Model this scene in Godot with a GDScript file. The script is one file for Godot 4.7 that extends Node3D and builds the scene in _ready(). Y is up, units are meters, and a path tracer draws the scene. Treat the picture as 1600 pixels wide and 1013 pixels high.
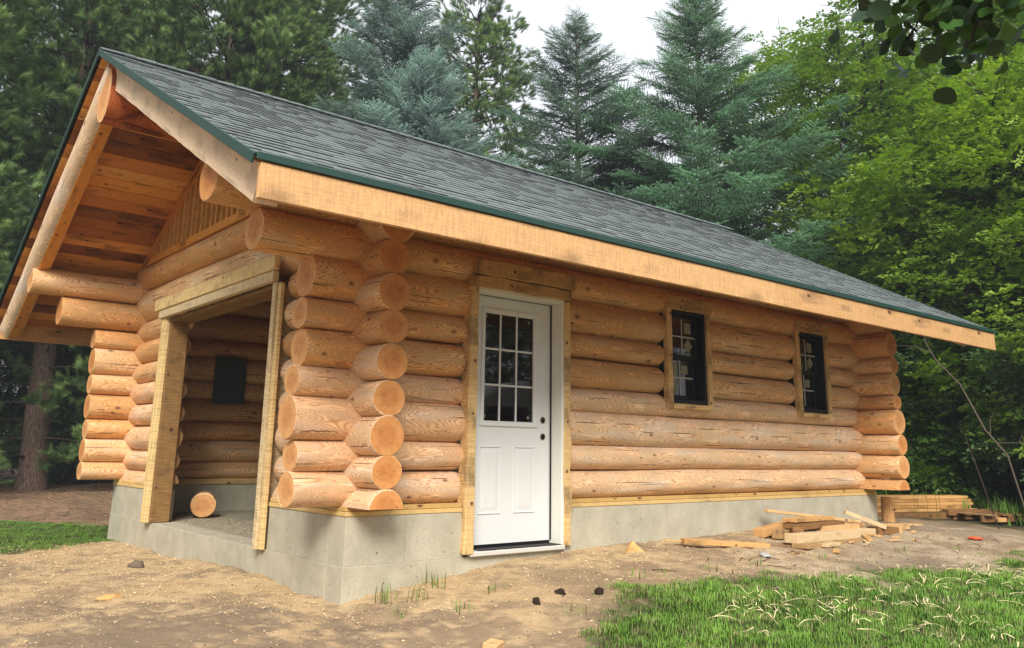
extends Node3D
# A log cabin being finished in a clearing: x runs along the long wall, -z along the gable wall, y = 0 is the top of the concrete stem wall.

const W := 5.7457
const L := 7.382
const OX := 1.328      # roof overhang in front of the gable
const OX2 := 0.837
const ZF := 1.255      # eave overhang
const YE := 1.97
const YR := 2.018       # roof surface at the eave
const SLOPE := 0.528

var rng := RandomNumberGenerator.new()
var nz := FastNoiseLite.new()
var nf := FastNoiseLite.new()
var M := {}
var used := {}
var cabin: Node3D

class MB:
	var v := PackedVector3Array()
	var n := PackedVector3Array()
	var uv := PackedVector2Array()
	var c := PackedColorArray()
	var ix := PackedInt32Array()
	var col := Color.WHITE
	func p(a: Vector3, b: Vector3, t := Vector2.ZERO) -> int:
		v.append(a); n.append(b); uv.append(t); c.append(col)
		return v.size() - 1
	func flat3(a: Vector3, b: Vector3, d: Vector3) -> void:
		var m := (d - a).cross(b - a).normalized()
		var i := p(a, m); p(b, m); p(d, m)
		ix.append_array(PackedInt32Array([i, i + 1, i + 2]))
	func oq(q: Array, mid: Vector3) -> void:        # a flat convex face turned away from mid
		var m: Vector3 = (q[2] - q[0]).cross(q[1] - q[0]).normalized()
		var out: bool = m.dot((q[0] + q[2]) * 0.5 - mid) > 0.0
		if not out:
			m = -m
		var i := v.size()
		for k in q.size():
			p(q[k], m)
		for k in range(1, q.size() - 1):
			if out:
				ix.append_array(PackedInt32Array([i, i + k, i + k + 1]))
			else:
				ix.append_array(PackedInt32Array([i, i + k + 1, i + k]))
	func box(s: Vector3, b := 0.004, xf := Transform3D()) -> void:   # a box with chamfered edges
		var h := s * 0.5
		b = minf(b, minf(h.x, minf(h.y, h.z)) * 0.45)
		var mid := xf.origin
		var P := func(sx, sy, sz, ax):
			return xf * Vector3(sx * (h.x - (0.0 if ax == 0 else b)), sy * (h.y - (0.0 if ax == 1 else b)), sz * (h.z - (0.0 if ax == 2 else b)))
		for s1 in [-1, 1]:
			oq([P.call(s1, -1, -1, 0), P.call(s1, 1, -1, 0), P.call(s1, 1, 1, 0), P.call(s1, -1, 1, 0)], mid)
			oq([P.call(-1, s1, -1, 1), P.call(1, s1, -1, 1), P.call(1, s1, 1, 1), P.call(-1, s1, 1, 1)], mid)
			oq([P.call(-1, -1, s1, 2), P.call(1, -1, s1, 2), P.call(1, 1, s1, 2), P.call(-1, 1, s1, 2)], mid)
			for s2 in [-1, 1]:
				oq([P.call(-1, s1, s2, 1), P.call(1, s1, s2, 1), P.call(1, s1, s2, 2), P.call(-1, s1, s2, 2)], mid)
				oq([P.call(s1, -1, s2, 0), P.call(s1, 1, s2, 0), P.call(s1, 1, s2, 2), P.call(s1, -1, s2, 2)], mid)
				oq([P.call(s1, s2, -1, 0), P.call(s1, s2, 1, 0), P.call(s1, s2, 1, 1), P.call(s1, s2, -1, 1)], mid)
				for s3 in [-1, 1]:
					oq([P.call(s1, s2, s3, 0), P.call(s1, s2, s3, 1), P.call(s1, s2, s3, 2)], mid)
	func grid(pts: Array, nx: int, nt: int, us: Array, v0 := 0.0, u0 := 0.0) -> void:   # smooth sheet, nx columns of nt + 1 points
		var st := v.size()
		for i in nx:
			for j in nt + 1:
				var a: Vector3 = pts[maxi(i - 1, 0)][j]
				var b: Vector3 = pts[mini(i + 1, nx - 1)][j]
				var d: Vector3 = pts[i][(j - 1 + nt) % nt]
				var e: Vector3 = pts[i][(j + 1) % nt]
				p(pts[i][j], (e - d).cross(b - a).normalized(), Vector2(us[i] + u0, float(j) / nt + v0))
		for i in nx - 1:
			for j in nt:
				var k := st + i * (nt + 1) + j
				ix.append_array(PackedInt32Array([k, k + nt + 1, k + nt + 2, k, k + nt + 2, k + 1]))
	func tube(path: Array, rad: Array, sides := 6, cap := true) -> void:
		var pts := []
		var us := []
		var dist := 0.0
		var up := Vector3(0.31, 0.2, 0.93)
		for i in path.size():
			var d: Vector3 = (path[mini(i + 1, path.size() - 1)] - path[maxi(i - 1, 0)]).normalized()
			if i:
				dist += (path[i] - path[i - 1]).length()
			var s := d.cross(up).normalized()
			if s.length() < 0.5:
				s = d.cross(Vector3.RIGHT).normalized()
			var t := d.cross(s)
			up = -t.cross(d).cross(d) if false else up
			var ring := []
			for j in sides + 1:
				var a := TAU * j / sides
				ring.append(path[i] + (s * cos(a) + t * sin(a)) * rad[i])
			pts.append(ring)
			us.append(dist)
		grid(pts, path.size(), sides, us)
		if cap:
			for e in [0, path.size() - 1]:
				var i0 := p(path[e], Vector3.UP)
				for j in sides:
					var a: Vector3 = pts[e][j]
					var b: Vector3 = pts[e][j + 1]
					oq([path[e], a, b], path[1] if e == 0 else path[path.size() - 2])
	func add_to(mesh: ArrayMesh, mat: Material, colors := false, uvs := true) -> ArrayMesh:
		if v.is_empty():
			return mesh
		var a := []
		a.resize(Mesh.ARRAY_MAX)
		a[Mesh.ARRAY_VERTEX] = v
		a[Mesh.ARRAY_NORMAL] = n
		if uvs:
			a[Mesh.ARRAY_TEX_UV] = uv
		if colors:
			a[Mesh.ARRAY_COLOR] = c
		a[Mesh.ARRAY_INDEX] = ix
		mesh.add_surface_from_arrays(Mesh.PRIMITIVE_TRIANGLES, a)
		mesh.surface_set_material(mesh.get_surface_count() - 1, mat)
		return mesh
	func mesh(mat: Material, colors := false, uvs := true) -> ArrayMesh:
		return add_to(ArrayMesh.new(), mat, colors, uvs)


func numbered(parent: Node, called: String) -> String:
	var key := str(parent.get_instance_id()) + called
	var k: int = used.get(key, 0)
	used[key] = k + 1
	return called if k == 0 else "%s_%03d" % [called, k]

func tag(o: Node3D, label: String, category: String, group := "") -> Node3D:
	o.set_meta("label", label)
	o.set_meta("category", category)
	if group != "":
		o.set_meta("group", group)
	return o

func put(called: String, mesh: Mesh, parent: Node3D = self, xf := Transform3D()) -> MeshInstance3D:
	var o := MeshInstance3D.new()
	o.mesh = mesh
	o.name = numbered(parent, called)
	o.transform = xf
	parent.add_child(o, true)
	return o

func thing(called: String, label: String, category: String, at := Vector3.ZERO, turn := 0.0, group := "") -> Node3D:
	var o := Node3D.new()
	o.name = numbered(self, called)
	add_child(o, true)
	o.position = at
	o.rotation.y = turn
	tag(o, label, category, group)
	return o

func copy_of(o: Node3D, called: String, label: String, category: String, at: Vector3, turn: float, sc: Vector3, group := "") -> Node3D:
	var d: Node3D = o.duplicate()
	d.name = numbered(self, called)
	add_child(d, true)
	d.position = at
	d.rotation.y = turn
	d.scale = sc
	if d.has_meta("group"):
		d.remove_meta("group")
	tag(d, label, category, group)
	return d

func structure(o: Node3D) -> Node3D:
	o.set_meta("kind", "structure")
	return o

func at(x: float, y: float, z: float, b := Basis()) -> Transform3D:
	return Transform3D(b, Vector3(x, y, z))

func rot(x: float, y: float, z: float) -> Basis:
	return Basis.from_euler(Vector3(x, y, z))

var box_cache := {}
func box_mesh(s: Vector3, mat: Material, b := 0.004) -> ArrayMesh:
	var key := [s.snapped(Vector3.ONE * 0.001), mat.get_instance_id(), b]
	if not box_cache.has(key):
		var m := MB.new()
		m.box(s, b)
		box_cache[key] = m.mesh(mat, false, false)
	return box_cache[key]

# a box between two corners
func slab(called: String, a: Vector3, b: Vector3, mat: Material, parent: Node3D, bev := 0.004) -> MeshInstance3D:
	var s := (b - a).abs()
	return put(called, box_mesh(s, mat, bev), parent, Transform3D(Basis(), (a + b) * 0.5))

func pick(a: Array) -> Variant:
	return a[rng.randi() % a.size()]

func sstep(a: float, b: float, x: float) -> float:
	return smoothstep(a, b, x)

# ------------------------------------------------------------------ textures
func noise_bytes(w: int, h: int, sw: int, sh: int, sd: int, freq: float, oct := 4, type := FastNoiseLite.TYPE_SIMPLEX_SMOOTH) -> PackedByteArray:
	var f := FastNoiseLite.new()
	f.seed = sd
	f.noise_type = type
	f.frequency = freq
	f.fractal_octaves = oct
	var im := f.get_seamless_image(sw, sh)
	im.convert(Image.FORMAT_L8)
	if sw != w or sh != h:
		im.resize(w, h, Image.INTERPOLATE_CUBIC)
	return im.get_data()

func tex(w: int, h: int, data: PackedByteArray) -> ImageTexture:
	return ImageTexture.create_from_image(Image.create_from_data(w, h, false, Image.FORMAT_RGB8, data))

func normal_tex(w: int, h: int, data: PackedByteArray, k: float) -> ImageTexture:
	var im := Image.create_from_data(w, h, false, Image.FORMAT_L8, data)
	im.bump_map_to_normal_map(k)
	return ImageTexture.create_from_image(im)

func mixc(a: Color, b: Color, t: float) -> Color:
	return a.lerp(b, clampf(t, 0.0, 1.0))

# peeled log: contour figure like planed-through growth rings, knots, weathered pale patches
func log_tex(sd: int, base: Color, dark: Color, pale: Color, blotch := 0.0) -> Array:
	var w := 1024
	var h := 512
	var A := noise_bytes(w, h, 160, 512, sd, 0.012, 2)
	var A2 := noise_bytes(w, h, 96, 256, sd + 5, 0.016, 2)
	var B := noise_bytes(w, h, 128, 256, sd + 1, 0.03, 4)
	var C := noise_bytes(w, h, 64, 256, sd + 2, 0.02, 3)
	var D := noise_bytes(w, h, 256, 512, sd + 3, 0.22, 3)
	var H := PackedFloat32Array()
	H.resize(w * h)
	for i in w * h:
		H[i] = A[i] * 0.62 + A2[i] * 0.38
	var K := PackedFloat32Array()
	K.resize(w * h)
	var r := RandomNumberGenerator.new()
	r.seed = sd
	for k in 5:
		var kx := r.randi_range(40, w - 40)
		var ky := r.randi_range(30, h - 30)
		var rr := r.randf_range(4.0, 12.0)
		for y in range(maxi(0, ky - 60), mini(h, ky + 60)):
			for x in range(maxi(0, kx - 100), mini(w, kx + 100)):
				var q := Vector2((x - kx) / 1.7, y - ky).length() / rr
				H[y * w + x] += 95.0 * exp(-q * q * 0.22)
				if q < 2.2:
					K[y * w + x] = maxf(K[y * w + x], exp(-pow(q, 3.0) * 0.8) * r.randf_range(0.75, 1.0))
	var Q := PackedFloat32Array()      # drying checks: long fine cracks along the log
	Q.resize(w * h)
	for k in 14:
		var cy := r.randf() * h
		var cx := r.randi_range(0, w - 1)
		var ln := r.randi_range(60, 420)
		var wd := r.randf_range(0.9, 2.3)
		for x in ln:
			cy += r.randf_range(-0.35, 0.35)
			var ends := minf(x, ln - x) / (ln * 0.3)
			for dy in [-1, 0, 1, 2]:
				var yy := posmod(int(cy) + dy, h)
				var a := clampf(wd * minf(ends, 1.0) + 0.5 - absf(int(cy) + dy - cy), 0.0, 1.0)
				var id := yy * w + (cx + x) % w
				Q[id] = maxf(Q[id], a)
	var out := PackedByteArray()
	out.resize(w * h * 3)
	var bump := PackedByteArray()
	bump.resize(w * h)
	for i in w * h:
		var f := H[i] * 0.062
		var fr := f - floorf(f)
		var line := pow(1.0 - absf(fr - 0.62) * 1.6, 3.0) if fr > 0.0 else 0.0
		line = clampf(line, 0.0, 1.0) * clampf(0.35 + (B[i] - 85) / 90.0, 0.0, 1.0)
		var pl := clampf((C[i] - 118) / 90.0, 0.0, 1.0)
		var fine := (D[i] - 128) / 128.0
		var c := base.lerp(pale, pl * 0.75).lerp(dark, line * 0.80 + clampf((D[i] - 150) / 90.0, 0.0, 1.0) * clampf((B[i] - 120) / 60.0, 0.0, 1.0) * 0.28)
		c = c.lerp(Color(0.20, 0.10, 0.05), maxf(K[i] * 0.6, Q[i] * 0.78))
		if blotch > 0.0:
			c = c.lerp(Color(0.30, 0.13, 0.08), clampf((B[i] * 0.6 + D[i] * 0.4 - 132) / 14.0, 0.0, 1.0) * blotch)
		var g := 1.0 + fine * 0.13 + (B[i] - 128) / 900.0
		out[i * 3] = clampi(int(c.r * g * 255), 0, 255)
		out[i * 3 + 1] = clampi(int(c.g * g * 255), 0, 255)
		out[i * 3 + 2] = clampi(int(c.b * g * 255), 0, 255)
		bump[i] = clampi(int(128 + fine * 40 - line * 40 - Q[i] * 90 + (C[i] - 128) * 0.25), 0, 255)
	return [tex(w, h, out), normal_tex(w, h, bump, 1.6)]

# sawn board: grain along u, saw kerf marks across
func board_tex(sd: int, base: Color, dark: Color, saw: float, knots: int, stain: float) -> Array:
	var w := 1024
	var h := 256
	var A := noise_bytes(w, h, 48, 256, sd, 0.02, 3)
	var B := noise_bytes(w, h, 32, 256, sd + 1, 0.09, 3)
	var C := noise_bytes(w, h, 256, 128, sd + 2, 0.012, 4)
	var S := noise_bytes(w, h, 1024, 24, sd + 3, 0.085, 2)
	var D := noise_bytes(w, h, 512, 256, sd + 4, 0.3, 2)
	var K := PackedFloat32Array()
	K.resize(w * h)
	var N := PackedFloat32Array()
	N.resize(w * h)
	var r := RandomNumberGenerator.new()
	r.seed = sd
	for k in knots:
		var kx := r.randi_range(60, w - 60)
		var ky := r.randi_range(20, h - 20)
		var rr := r.randf_range(5.0, 11.0)
		for y in range(maxi(0, ky - 50), mini(h, ky + 50)):
			for x in range(maxi(0, kx - 90), mini(w, kx + 90)):
				var q := Vector2((x - kx) / 1.5, y - ky).length() / rr
				N[y * w + x] += 80.0 * exp(-q * q * 0.2)
				if q < 2.2:
					K[y * w + x] = maxf(K[y * w + x], exp(-pow(q, 3.0) * 0.8))
	var out := PackedByteArray()
	out.resize(w * h * 3)
	var bump := PackedByteArray()
	bump.resize(w * h)
	for i in w * h:
		var f := (A[i] + N[i]) * 0.075
		var fr := f - floorf(f)
		var line := clampf(pow(fr, 3.0), 0.0, 1.0) * 0.55 + clampf((B[i] - 128) / 128.0, -1, 1) * 0.25
		var sw := clampf((S[i] - 128) / 70.0, -1.0, 1.0) * saw
		var g := 1.0 + sw * 0.15 + (D[i] - 128) / 1400.0 - clampf((C[i] - 140) / 100.0, 0.0, 1.0) * stain
		var c := base.lerp(dark, clampf(line, 0.0, 1.0) * 0.7).lerp(Color(0.13, 0.06, 0.03), K[i] * 0.7)
		out[i * 3] = clampi(int(c.r * g * 255), 0, 255)
		out[i * 3 + 1] = clampi(int(c.g * g * 255), 0, 255)
		out[i * 3 + 2] = clampi(int(c.b * g * 255), 0, 255)
		bump[i] = clampi(int(128 + sw * 50 + (D[i] - 128) * 0.3 - line * 25), 0, 255)
	return [tex(w, h, out), normal_tex(w, h, bump, 1.5)]

func end_tex(sd: int) -> ImageTexture:
	var w := 512
	var A := noise_bytes(w, w, 128, 128, sd, 0.03, 3)
	var D := noise_bytes(w, w, 512, 512, sd + 1, 0.2, 2)
	var out := PackedByteArray()
	out.resize(w * w * 3)
	var r := RandomNumberGenerator.new()
	r.seed = sd
	var cracks := []
	for k in 8:
		cracks.append([r.randf() * TAU, r.randf_range(0.1, 0.4), r.randf_range(0.5, 0.98), r.randf_range(0.006, 0.012)])
	for y in w:
		for x in w:
			var i := y * w + x
			var d := Vector2(x - 250, y - 262) / 250.0
			var rad := d.length() + (A[i] - 128) / 1500.0
			var f := rad * 26.0
			var fr := f - floorf(f)
			var c := Color(0.84, 0.64, 0.42).lerp(Color(0.74, 0.51, 0.30), clampf(pow(fr, 3.0) * 0.8 + (A[i] - 128) / 300.0, 0, 1))
			c = c.lerp(Color(0.70, 0.44, 0.25), sstep(0.62, 0.38, rad) * 0.38)
			c = c.lerp(Color(0.95, 0.84, 0.66), sstep(0.91, 0.95, rad) * 0.9)
			var ang := d.angle() + (A[i] - 128) / 700.0
			for k in cracks:
				var da := absf(angle_difference(ang, k[0])) * rad
				if rad > k[1] and rad < k[2] and da < k[3]:
					c = c.lerp(Color(0.28, 0.15, 0.07), 0.75 * (1.0 - da / k[3]))
			var g := 1.0 + (D[i] - 128) / 1100.0
			out[i * 3] = clampi(int(c.r * g * 255), 0, 255)
			out[i * 3 + 1] = clampi(int(c.g * g * 255), 0, 255)
			out[i * 3 + 2] = clampi(int(c.b * g * 255), 0, 255)
	return tex(w, w, out)

func grain_tex(w: int, sd: int, freq: float, lo: Color, hi: Color, spots := 0, spot := Color.BLACK, freq2 := 0.02, wet := 0.35, k := 1.5) -> Array:
	var A := noise_bytes(w, w, w, w, sd, freq, 3)
	var B := noise_bytes(w, w, w / 4, w / 4, sd + 1, freq2 * 4.0, 4)
	var out := PackedByteArray()
	out.resize(w * w * 3)
	var bump := PackedByteArray()
	bump.resize(w * w)
	for i in w * w:
		var t := clampf(A[i] / 255.0 * (1.0 - wet) + B[i] / 255.0 * wet, 0.0, 1.0)
		t = clampf((t - 0.5) * 1.5 + 0.5, 0.0, 1.0)
		var c := lo.lerp(hi, t)
		out[i * 3] = int(c.r * 255)
		out[i * 3 + 1] = int(c.g * 255)
		out[i * 3 + 2] = int(c.b * 255)
		bump[i] = A[i]
	var r := RandomNumberGenerator.new()
	r.seed = sd
	for s in spots:
		var x0 := r.randi_range(4, w - 5)
		var y0 := r.randi_range(4, w - 5)
		var rr := r.randf_range(1.0, 3.2)
		for y in range(y0 - 4, y0 + 5):
			for x in range(x0 - 4, x0 + 5):
				if Vector2(x - x0, y - y0).length() < rr:
					var i := y * w + x
					out[i * 3] = int(spot.r * 255)
					out[i * 3 + 1] = int(spot.g * 255)
					out[i * 3 + 2] = int(spot.b * 255)
					bump[i] = 20
	return [tex(w, w, out), normal_tex(w, w, bump, k)]

func bark_tex(sd: int, lo: Color, hi: Color) -> Array:
	var w := 512
	var A := noise_bytes(w, w, 128, 512, sd, 0.05, 3, FastNoiseLite.TYPE_CELLULAR)
	var B := noise_bytes(w, w, 256, 256, sd + 1, 0.04, 4)
	var out := PackedByteArray()
	out.resize(w * w * 3)
	var bump := PackedByteArray()
	bump.resize(w * w)
	for i in w * w:
		var t := clampf(A[i] / 255.0 * 0.7 + B[i] / 255.0 * 0.5 - 0.1, 0, 1)
		var c := lo.lerp(hi, t)
		out[i * 3] = int(c.r * 255)
		out[i * 3 + 1] = int(c.g * 255)
		out[i * 3 + 2] = int(c.b * 255)
		bump[i] = int(t * 255)
	return [tex(w, w, out), normal_tex(w, w, bump, 4.0)]

func mat(color := Color.WHITE, rough := 0.8, t: Array = [], nscale := 1.0) -> StandardMaterial3D:
	var m := StandardMaterial3D.new()
	m.albedo_color = color
	m.roughness = rough
	m.metallic_specular = 0.4
	if t.size() > 0:
		m.albedo_texture = t[0]
	if t.size() > 1 and nscale > 0.0:
		m.normal_enabled = true
		m.normal_texture = t[1]
		m.normal_scale = nscale
	return m

func tri(m: StandardMaterial3D, sc: Vector3, off := Vector3.ZERO, world := false) -> StandardMaterial3D:
	m.uv1_triplanar = true
	m.uv1_world_triplanar = world
	m.uv1_scale = sc
	m.uv1_offset = off
	m.uv1_triplanar_sharpness = 8.0
	return m

func boards(t: Array, tints: Array, rough := 0.75, len_m := 1.6, wid_m := 0.4, count := 6, sd := 1) -> Array:
	var r := RandomNumberGenerator.new()
	r.seed = sd
	var a := []
	for k in count:
		var c: Color = tints[k % tints.size()]
		a.append(tri(mat(c, rough, t), Vector3(1.0 / len_m, 1.0 / wid_m, 1.0 / wid_m), Vector3(r.randf(), r.randf(), r.randf())))
	return a

func make_materials() -> void:
	var lt := log_tex(11, Color(0.87, 0.715, 0.52), Color(0.64, 0.44, 0.27), Color(0.90, 0.80, 0.66))
	var lt2 := log_tex(47, Color(0.86, 0.695, 0.49), Color(0.62, 0.41, 0.245), Color(0.88, 0.775, 0.63))
	M.log = []
	for t in [[lt, Color(1, 1, 1)], [lt2, Color(1, 0.95, 0.87)], [lt, Color(0.93, 0.88, 0.80)], [lt2, Color(1, 1, 1)]]:
		M.log.append(mat(t[1], 0.72, t[0], 0.5))
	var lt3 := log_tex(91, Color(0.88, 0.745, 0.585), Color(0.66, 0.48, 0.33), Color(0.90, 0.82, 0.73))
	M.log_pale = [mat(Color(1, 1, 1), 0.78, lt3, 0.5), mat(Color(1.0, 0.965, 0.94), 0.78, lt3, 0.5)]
	M.log_gray = mat(Color(1, 1, 1), 0.8, log_tex(83, Color(0.89, 0.78, 0.64), Color(0.68, 0.52, 0.39), Color(0.91, 0.84, 0.77)), 0.6)
	M.log_stained = mat(Color(0.92, 0.80, 0.70), 0.7, log_tex(59, Color(0.78, 0.50, 0.28), Color(0.58, 0.33, 0.17), Color(0.80, 0.55, 0.36), 0.75), 0.6)
	M.ends = []
	var e1 := end_tex(5)
	var e2 := end_tex(23)
	var e3 := end_tex(71)
	for t in [e1, e2, e3]:
		for c in [Color(1, 1, 1), Color(0.96, 0.90, 0.83)]:
			M.ends.append(mat(c, 0.8, [t]))
	var saw := board_tex(3, Color(0.82, 0.665, 0.475), Color(0.62, 0.44, 0.27), 0.30, 2, 0.2)
	M.fascia = boards(saw, [Color(1, 0.98, 0.96), Color(0.97, 0.94, 0.90)], 0.8, 2.2, 0.5, 2, 4)
	M.rough = boards(board_tex(33, Color(0.88, 0.77, 0.54), Color(0.62, 0.47, 0.27), 0.6, 4, 0.14), [Color(1, 1, 1), Color(0.92, 0.90, 0.84), Color(0.97, 0.97, 0.95)], 0.85, 1.4, 0.4, 3, 9)
	var rgr := board_tex(29, Color(0.82, 0.74, 0.59), Color(0.58, 0.48, 0.34), 0.7, 2, 0.16)
	M.rough_gray = boards(rgr, [Color(1, 1, 0.98), Color(0.66, 0.56, 0.43)], 0.88, 1.2, 0.4, 2, 12)
	var trimt := board_tex(37, Color(0.84, 0.71, 0.49), Color(0.56, 0.41, 0.23), 0.5, 7, 0.28)
	M.trim = boards(trimt, [Color(1, 1, 1), Color(0.9, 0.86, 0.8), Color(0.86, 0.82, 0.72)], 0.82, 1.1, 0.35, 3, 13)
	var deckt := board_tex(51, Color(0.90, 0.70, 0.43), Color(0.60, 0.37, 0.18), 0.15, 5, 0.3)
	M.deck = boards(deckt, [Color(1, 0.95, 0.85), Color(0.92, 0.80, 0.66), Color(0.72, 0.58, 0.47), Color(1, 0.90, 0.72), Color(0.62, 0.49, 0.40), Color(0.96, 0.86, 0.72), Color(0.86, 0.70, 0.55)], 0.7, 1.7, 0.42, 14, 21)
	M.rafter_face = tri(mat(Color(1.0, 0.90, 0.68), 0.7, deckt), Vector3(0.6, 2.4, 2.4), Vector3(0.3, 0.1, 0.7))
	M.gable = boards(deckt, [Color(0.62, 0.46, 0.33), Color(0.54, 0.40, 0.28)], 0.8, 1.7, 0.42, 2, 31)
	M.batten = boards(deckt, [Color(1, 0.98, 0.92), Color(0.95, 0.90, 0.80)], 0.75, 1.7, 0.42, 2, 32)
	M.rake = boards(board_tex(73, Color(0.90, 0.80, 0.67), Color(0.72, 0.57, 0.44), 0.1, 1, 0.15), [Color(1, 1, 1)], 0.8, 1.6, 0.4, 1, 33)
	M.sill = boards(board_tex(61, Color(0.84, 0.72, 0.48), Color(0.66, 0.50, 0.28), 0.1, 3, 0.15), [Color(1, 1, 1), Color(0.93, 0.9, 0.84)], 0.7, 1.8, 0.4, 3, 22)
	var scrapt := board_tex(67, Color(0.83, 0.73, 0.57), Color(0.63, 0.50, 0.35), 0.25, 3, 0.25)
	M.scrap = boards(scrapt, [Color(1, 1, 1), Color(0.96, 0.86, 0.72), Color(0.80, 0.74, 0.66), Color(1.0, 0.93, 0.84), Color(0.64, 0.54, 0.44)], 0.8, 1.3, 0.35, 10, 23)
	M.lumber = boards(scrapt, [Color(1, 0.90, 0.74), Color(0.94, 0.80, 0.62)], 0.75, 1.8, 0.4, 4, 24)
	var con := grain_tex(1024, 7, 0.05, Color(0.66, 0.645, 0.58), Color(0.76, 0.745, 0.68), 110, Color(0.28, 0.25, 0.21), 0.006, 0.62, 0.7)
	M.concrete = tri(mat(Color(0.97, 0.96, 0.935), 0.85, con, 0.5), Vector3(0.55, 0.55, 0.55), Vector3.ZERO, true)
	M.concrete_low = tri(mat(Color(0.96, 0.945, 0.915), 0.88, con, 0.9), Vector3(0.61, 0.61, 0.61), Vector3(0.3, 0.2, 0.6), true)
	M.slab = tri(mat(Color(0.84, 0.82, 0.78), 0.85, con, 0.8), Vector3(0.8, 0.8, 0.8), Vector3.ZERO, true)
	var sh := grain_tex(512, 19, 0.35, Color(0.30, 0.335, 0.335), Color(0.575, 0.61, 0.605), 0, Color.BLACK, 0.02, 0.25, 3.0)
	M.shingle = []
	for c in [Color(1, 1, 1), Color(0.965, 0.97, 0.97), Color(0.925, 0.93, 0.93), Color(0.99, 0.99, 0.98), Color(0.89, 0.9, 0.9)]:
		M.shingle.append(tri(mat(c, 0.9, sh, 0.8), Vector3(3.2, 3.2, 3.2), Vector3(rng.randf(), rng.randf(), 0)))
	M.shingle_field = tri(mat(Color.WHITE, 0.9, sh, 0.8), Vector3(2.2, 2.2, 2.2))
	M.shingle_field.vertex_color_use_as_albedo = true
	M.underlay = mat(Color(0.13, 0.14, 0.14), 0.95)
	M.green_metal = mat(Color(0.11, 0.24, 0.21), 0.45)
	M.green_metal.metallic_specular = 0.5
	M.white = mat(Color(0.855, 0.86, 0.85), 0.42)
	M.white_jamb = mat(Color(0.86, 0.86, 0.82), 0.5)
	M.black = mat(Color(0.055, 0.06, 0.062), 0.45)
	M.dark_rubber = mat(Color(0.12, 0.12, 0.125), 0.6)
	M.threshold = mat(Color(0.78, 0.77, 0.74), 0.45)
	M.muntin = mat(Color(0.70, 0.71, 0.70), 0.5)
	M.brass = mat(Color(0.55, 0.50, 0.40), 0.35)
	M.brass.metallic = 0.7
	M.bore = mat(Color(0.05, 0.04, 0.03), 0.8)
	M.glass = StandardMaterial3D.new()
	M.glass.albedo_color = Color(0.05, 0.06, 0.06, 0.5)
	M.glass.transparency = BaseMaterial3D.TRANSPARENCY_ALPHA
	M.glass.roughness = 0.02
	M.sticker = mat(Color(0.55, 0.54, 0.44), 0.7)
	M.panel = mat(Color(0.29, 0.31, 0.30), 0.5)
	var gt := grain_tex(1024, 31, 0.3, Color(0.64, 0.61, 0.57), Color(1.0, 1.0, 1.0), 900, Color(0.50, 0.42, 0.33), 0.05, 0.25, 5.0)
	M.ground = tri(mat(Color.WHITE, 0.95, gt, 1.0), Vector3(1.3, 1.3, 1.3), Vector3.ZERO, true)
	M.ground.vertex_color_use_as_albedo = true
	M.chip = mat(Color.WHITE, 0.85)
	M.chip.vertex_color_use_as_albedo = true
	M.grass = mat(Color.WHITE, 0.6)
	M.grass.vertex_color_use_as_albedo = true
	M.grass.backlight_enabled = true
	M.grass.backlight = Color(0.5, 0.5, 0.5)
	M.leaf = M.grass.duplicate()
	M.leaf.roughness = 0.5
	M.leaf.backlight = Color(0.85, 0.9, 0.5)
	M.needle = mat(Color.WHITE, 0.65)
	M.needle.vertex_color_use_as_albedo = true
	M.needle.backlight_enabled = true
	M.needle.backlight = Color(0.6, 0.62, 0.45)
	M.pine_bark = mat(Color.WHITE, 0.95, bark_tex(41, Color(0.26, 0.20, 0.17), Color(0.64, 0.54, 0.48)), 1.2)
	M.pine_bark.uv1_scale = Vector3(0.7, 3.0, 1.0)
	M.dark_bark = mat(Color(0.62, 0.60, 0.57), 0.95, bark_tex(43, Color(0.12, 0.10, 0.09), Color(0.36, 0.32, 0.28)), 1.0)
	M.dark_bark.uv1_scale = Vector3(0.7, 2.0, 1.0)
	M.twig = mat(Color(0.22, 0.17, 0.13), 0.9)
	M.dead = mat(Color(0.34, 0.30, 0.26), 0.9)
	M.stone = tri(mat(Color(0.55, 0.50, 0.44), 0.9, gt, 0.6), Vector3(5, 5, 5))
	M.clod = tri(mat(Color(0.24, 0.19, 0.15), 0.95, gt, 0.8), Vector3(9, 9, 9))
	M.shaving = mat(Color(0.90, 0.84, 0.66), 0.7)
	M.shaving.backlight_enabled = true
	M.shaving.backlight = Color(0.4, 0.38, 0.3)
	M.orange = mat(Color(0.85, 0.36, 0.22), 0.8)
	M.flower = mat(Color(0.92, 0.92, 0.90), 0.6)
	M.flower_mid = mat(Color(0.85, 0.65, 0.12), 0.7)
	M.knot = mat(Color(0.20, 0.10, 0.05), 0.85)

# ------------------------------------------------------------------ terrain
func ground_base(x: float, z: float) -> float:
	var b: float
	if x >= 0.0:
		b = -0.30 - 0.28 * exp(-x / 1.3) - clampf((x - 7.4) * 0.05, 0.0, 0.15)
	else:
		b = -0.58 + 0.05 * exp(-pow((z + 2.2) / 1.5, 2.0)) * exp(x / 1.2) + 0.02 * maxf(x, -6.0)
	var far := -0.62 + 0.22 * sstep(-2.0, 12.0, x)
	b = lerpf(b, far, sstep(-1.0, -5.5, z))
	return b - 0.08 * clampf(z, 0.0, 8.0)

func ground(x: float, z: float) -> float:
	var k := 1.0
	return ground_base(x, z) + (nz.get_noise_2d(x * 22.0, z * 22.0) * 0.030 + nf.get_noise_2d(x * 70.0, z * 70.0) * 0.022 + nf.get_noise_2d(x * 210.0 + 7.0, z * 210.0) * 0.014) * k

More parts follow.
